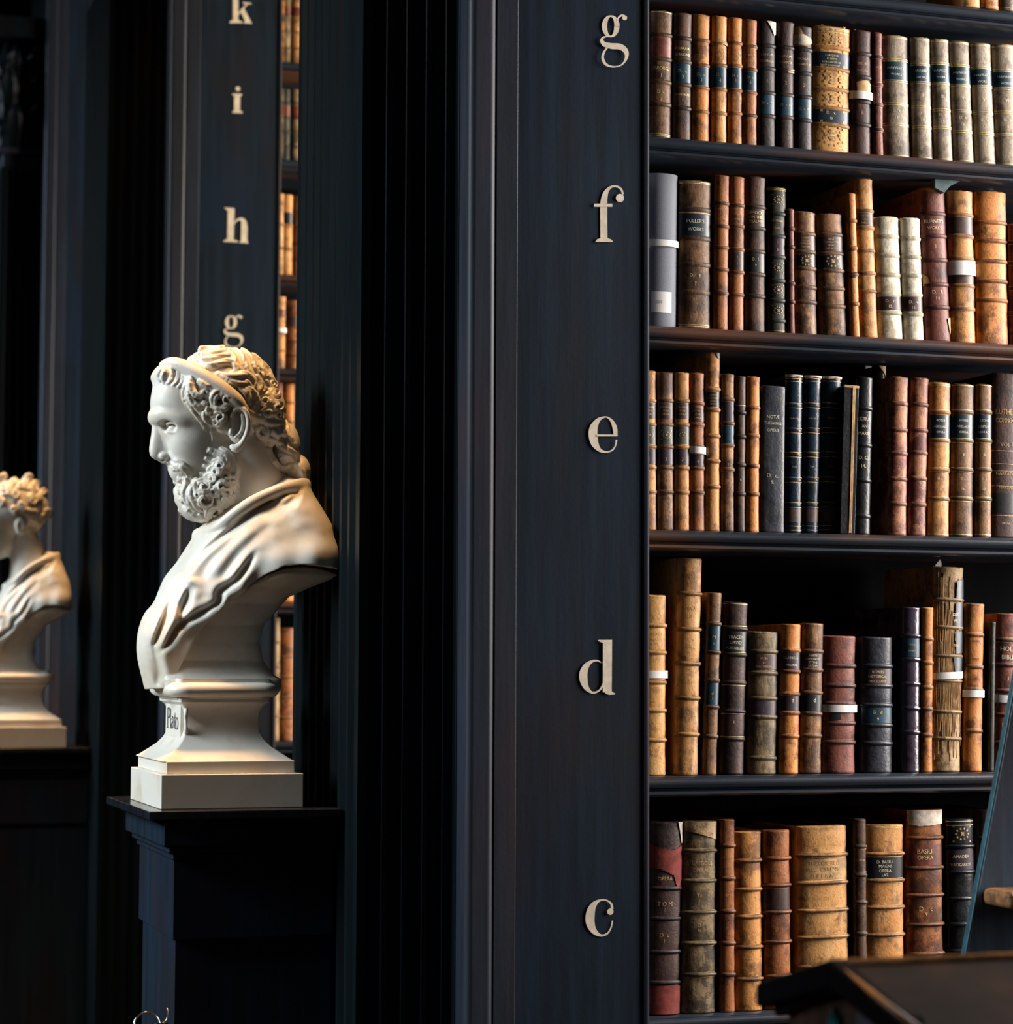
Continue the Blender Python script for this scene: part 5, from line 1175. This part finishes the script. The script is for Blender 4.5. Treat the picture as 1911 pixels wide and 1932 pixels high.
    # round moulding on the side edge of the front
    v, f = tube([(cxs - .060 - origin[0], cy - .088 + .0 - origin[1] - .004 * sin(a) , 1.494 + .030 * sin(a) - origin[2]) if False else (cxs - .0665 + .002 - origin[0] + .004 * (1 - cos(a)), cy - .078 - .012 * cos(a) - origin[1], 1.498 + .030 * sin(a) - origin[2]) for a in [-pi / 2 + pi * k / 12 for k in range(13)]], .0035, 8)
    mesh('side_moulding', v, f, m, parent, True)

org = (.80, 4.014, 1.3552)
bust = empty('marble_bust', org, label='large white marble bust of a bearded man with headband, facing left on its pedestal', cat='bust', group='marble busts')
torso_parts = torso(bust, org); head_plato(bust, org); base_parts(bust, org, 'Plato')
o2g = (.80 - .03, 4.014 + 2.85 + 0.0, 1.3552)
bust2 = empty('marble_bust', (.790, 6.86, 1.3552), label='blurred marble bust with short curly hair, cut off by the left edge', cat='bust', group='marble busts')
for p in list(bust.children):
    if p.name.split('.')[0] in ('cloak', 'support', 'plinth_block', 'plinth_step', 'socle', 'torus_moulding', 'fillet', 'name_tablet', 'side_moulding'):
        c_ = p.copy(); COL.objects.link(c_); c_.parent = bust2
        if p.name.split('.')[0] in ('cloak', 'support'): c_.scale = (.80, .93, .985); c_.location.x = -.014
for p in head_young(bust2, org): p.location = (-.030, 0, -.045); p.scale = (1.04, 1.04, 1.04)
# ================================================================ pedestals
def pedestal(dy, label):
    Y0 = 3.815 + dy; X0 = .655; zt = 1.3550
    r = empty('pedestal', (.80, Y0 + .22, 0), label=label, cat='pedestal', group='dark wooden bust pedestals')
    def B(name, x0, x1, y0, y1, z0, z1, bev=.003, m='pier'):
        b = MB(); b.box(x0 - .80, x1 - .80, y0 - Y0 - .22, y1 - Y0 - .22, z0, z1); return b.obj(name, M[m], r, bevel=bev)
    B('top_slab', X0, .979, Y0, Y0 + .45, zt - .014, zt, .002, 'slab')
    c = MB()
    for (i, z0, z1) in ((.022, zt - .024, zt - .014), (.030, zt - .060, zt - .024), (.040, zt - .072, zt - .060), (.048, zt - .084, zt - .072)):
        c.box(X0 + i - .80, .979 - .80, i - .22, .45 - i - .22, z0, z1)
    c.obj('cornice', M['wood'], r, bevel=.003)
    B('frieze_block', X0 + .052, .979, Y0 + .055, Y0 + .395, zt - .215, zt - .084, .001, 'wood')
    B('shaft', X0 + .058, .979, Y0 + .066, Y0 + .384, .20, zt - .215, .001, 'wood')
    B('plinth', X0 + .02, .979, Y0 + .02, Y0 + .43, 0, .20, .004)
    return r
M['slab'] = wood('polished_slab', (.010, .012, .016), (.03, .016, .012), .16)
pedestal(0, 'dark wooden pedestal under the bearded marble bust')
pedestal(2.85, 'dark wooden pedestal under the blurred beardless bust')

# ================================================================ ring and fitting at the foot of the frame
steel = plain('polished_steel', (.75, .78, .82), .18, .5, 1.0, var=.05)
brass = plain('pale_brass', (.75, .68, .42), .3, .5, .9, var=.3, scale=200)
xx, zz = onY(277, 1934, 3.70)
r = empty('barrier_post', (xx, 3.70, 0), label='slim metal post with a hoop and pale brass tag, in front of the pedestal', cat='barrier post')
R_ = 24 * 3.70 / F_PX
v, f = tube([(R_ * cos(a), .25 * R_ * sin(a), zz - .001 + R_ * sin(a)) for a in [k * pi / 20 for k in range(40)]], .0016, 8, True); mesh('hoop', v, f, steel, r, True)
bx_, bz_ = onY(302, 1934, 3.70); bx_ -= xx
b = MB(); b.box(bx_ - .013, bx_ + .013, -.003, .003, bz_ - .02, bz_ + .004); b.obj('tag_plate', M['pier'], r, bevel=.001)
b = MB()
for (x, w) in ((-.011, .006), (-.001, .0018), (.005, .0018)): b.box(bx_ + x, bx_ + x + w, -.0036, -.003, bz_ - .004, bz_ + .003)
b.obj('tag_marks', brass, r)
v, f = tube([(bx_ + .004 + .008 * sin(a), 0, bz_ + .004 + .014 * (1 - cos(a)) ) for a in [k * pi / 20 for k in range(0, 15)]][::-1], .0008, 6); mesh('brass_curl', v, f, brass, r, True)
v, f = tube([(0, 0, 0), (0, 0, zz - R_)], .009, 12); mesh('post', v, f, M['pier'], r, True)
b = MB(); b.prism([(.11 * cos(a), .11 * sin(a)) for a in [k * pi / 12 for k in range(24)]], 'z', 0, .015); b.obj('post_base', M['pier'], r, bevel=.004)
b = MB(); b.box(-.004, bx_ + .01, .0, .006, zz - R_ - .012, zz - R_ + .004); b.obj('tag_bracket', M['pier'], r)

# ================================================================ library steps at the right edge
edge = plain('teal_edge', (.02, .085, .12), .35, .5, var=.3)  # teal strip, brighter than the side board
Yl = 3.18
xa, za = onY(1913, 1300, Yl); xb_, zb_ = onY(1826, 1776, Yl)
dx = (xa - xb_) / (za - zb_)
x0g = xb_ - dx * zb_; ztop = za + .35; x1t = xb_ + dx * (ztop - zb_)
r = empty('library_steps', (x0g, Yl, 0), label='dark blue wooden library steps leaning at the right edge, one worn tread', cat='step ladder')
def steps_side(y0, y1):
    b = MB(); b.prism([(0, 0), (.42, 0), (.42 + (x1t - x0g) * .55, ztop), (x1t - x0g, ztop)], 'y', y0, y1); return b
o = steps_side(.0, .010).obj('side_board', M['steps'] if 'steps' in M else wood('steps_wood', (.045, .075, .115), (.08, .06, .07), .3, (.065, .12, .20), spec=.4), r, bevel=.003)
b = MB(); e = .0026
b.prism([(-e, 0), (e, 0), (x1t - x0g + e, ztop), (x1t - x0g - e, ztop)], 'y', -.003, .011); b.obj('edge_strip', edge, r, bevel=.002)
xt, zt_ = onY(1852, 1690, Yl - .08)
for k in range(-3, 4):
    z = zt_ + k * .36
    if z < .05: continue
    xs_ = onY(1852, 1697, Yl)[0] - x0g + (z - zt_) * dx
    b = MB(); b.box(xs_, xs_ + .36, -.08, .0, z - .022, z + .004)
    b.obj('tread', plain('worn_tread', (.26, .13, .055), .5, .4, var=.6, scale=30), r, bevel=.008)

# ================================================================ display case in the foreground
Xg = 1.056
yp, zp = onX(1600, 1820, Xg); ye, ze = onX(1464, 1862, Xg)
hd = ye - yp; yn = yp - hd
case_w = wood('case_wood', (.030, .017, .012), (.05, .025, .014), .42, spec=.12); dark_w = wood('case_dark_wood', (.002, .002, .003), (.004, .003, .003), .6, spec=.04)  # body paler than the lid: the lit gable is put into its colour
worn_e = plain('worn_case_edge', (.22, .095, .030), .45, .5, var=.5, scale=25)
roof_w = wood('case_lid_wood', (.0045, .004, .0045), (.030, .014, .007), .6, spec=.08)
r = empty('display_case', (Xg, yp, 0), label='blurred dark wooden display case with a pitched lid, in the lower right foreground', cat='display case')
L = 1.5; zp2 = zp
b = MB(); b.prism([(-hd, ze), (0, zp), (hd, ze), (hd - .01, ze - .03), (0, zp - .022), (-hd + .01, ze - .03)], 'x', -.008, L); b.obj('pitched_lid', roof_w, r, bevel=.004)
b = MB(); b.prism([(0.0, zp + .006), (hd + .006, ze + .004), (hd + .006, ze - .022), (0, zp - .022)], 'x', -.022, .0); b.obj('gable_moulding', dark_w, r, bevel=.004)
b = MB(); b.prism([(0.0, zp + .006), (-hd - .006, ze + .004), (-hd - .006, ze - .022), (0, zp - .022)], 'x', -.022, .0); b.obj('gable_moulding', dark_w, r, bevel=.004)
v, f = tube([(-.016, -.02, zp + .002 + (ze - zp) * .02 / hd), (-.016, -hd - .006, ze + .006)], .0038, 8); mesh('worn_edge', v, f, worn_e, r, True)
v, f = tube([(-.01, 0, zp + .001), (L, 0, zp + .001)], .005, 8); mesh('ridge_strip', v, f, worn_e, r, True)
b = MB(); b.prism([(-hd + .02, .75), (hd - .02, .75), (hd - .02, ze - .02), (0, zp - .03), (-hd + .02, ze - .02)], 'x', .004, L - .02); b.obj('case_body', case_w, r, bevel=.003)
py1, _ = onX(1612, 1900, Xg - .02); py2, _ = onX(1662, 1900, Xg - .02)
b = MB(); b.box(-.02, .01, py2 - yp, py1 - yp, .75, zp - .03); b.obj('corner_post', plain('sheen_post', (.060, .066, .085), .22, .6, var=.2), r, bevel=.006, seg=3)
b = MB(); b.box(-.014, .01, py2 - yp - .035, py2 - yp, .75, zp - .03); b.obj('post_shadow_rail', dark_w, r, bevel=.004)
ty, tz = onX(1568, 1932, Xg - .006)
b = MB()
for (dy, hh) in ((.010, .008), (.002, .016), (-.006, .010)): b.prism([(ty - yp + dy - .004, tz - .02), (ty - yp + dy + .004, tz - .02), (ty - yp + dy, tz + hh)], 'x', -.004, .004)
b.obj('teal_mark', plain('teal_tint', (.02, .20, .20), .5, .4), r)  # three small teal points added as a mark on the gable
for x in (.02, L - .08):
    for y in (-hd + .03, hd - .08):
        b = MB(); b.box(x, x + .05, y, y + .05, 0, .75); b.obj('leg', dark_w, r, bevel=.004)
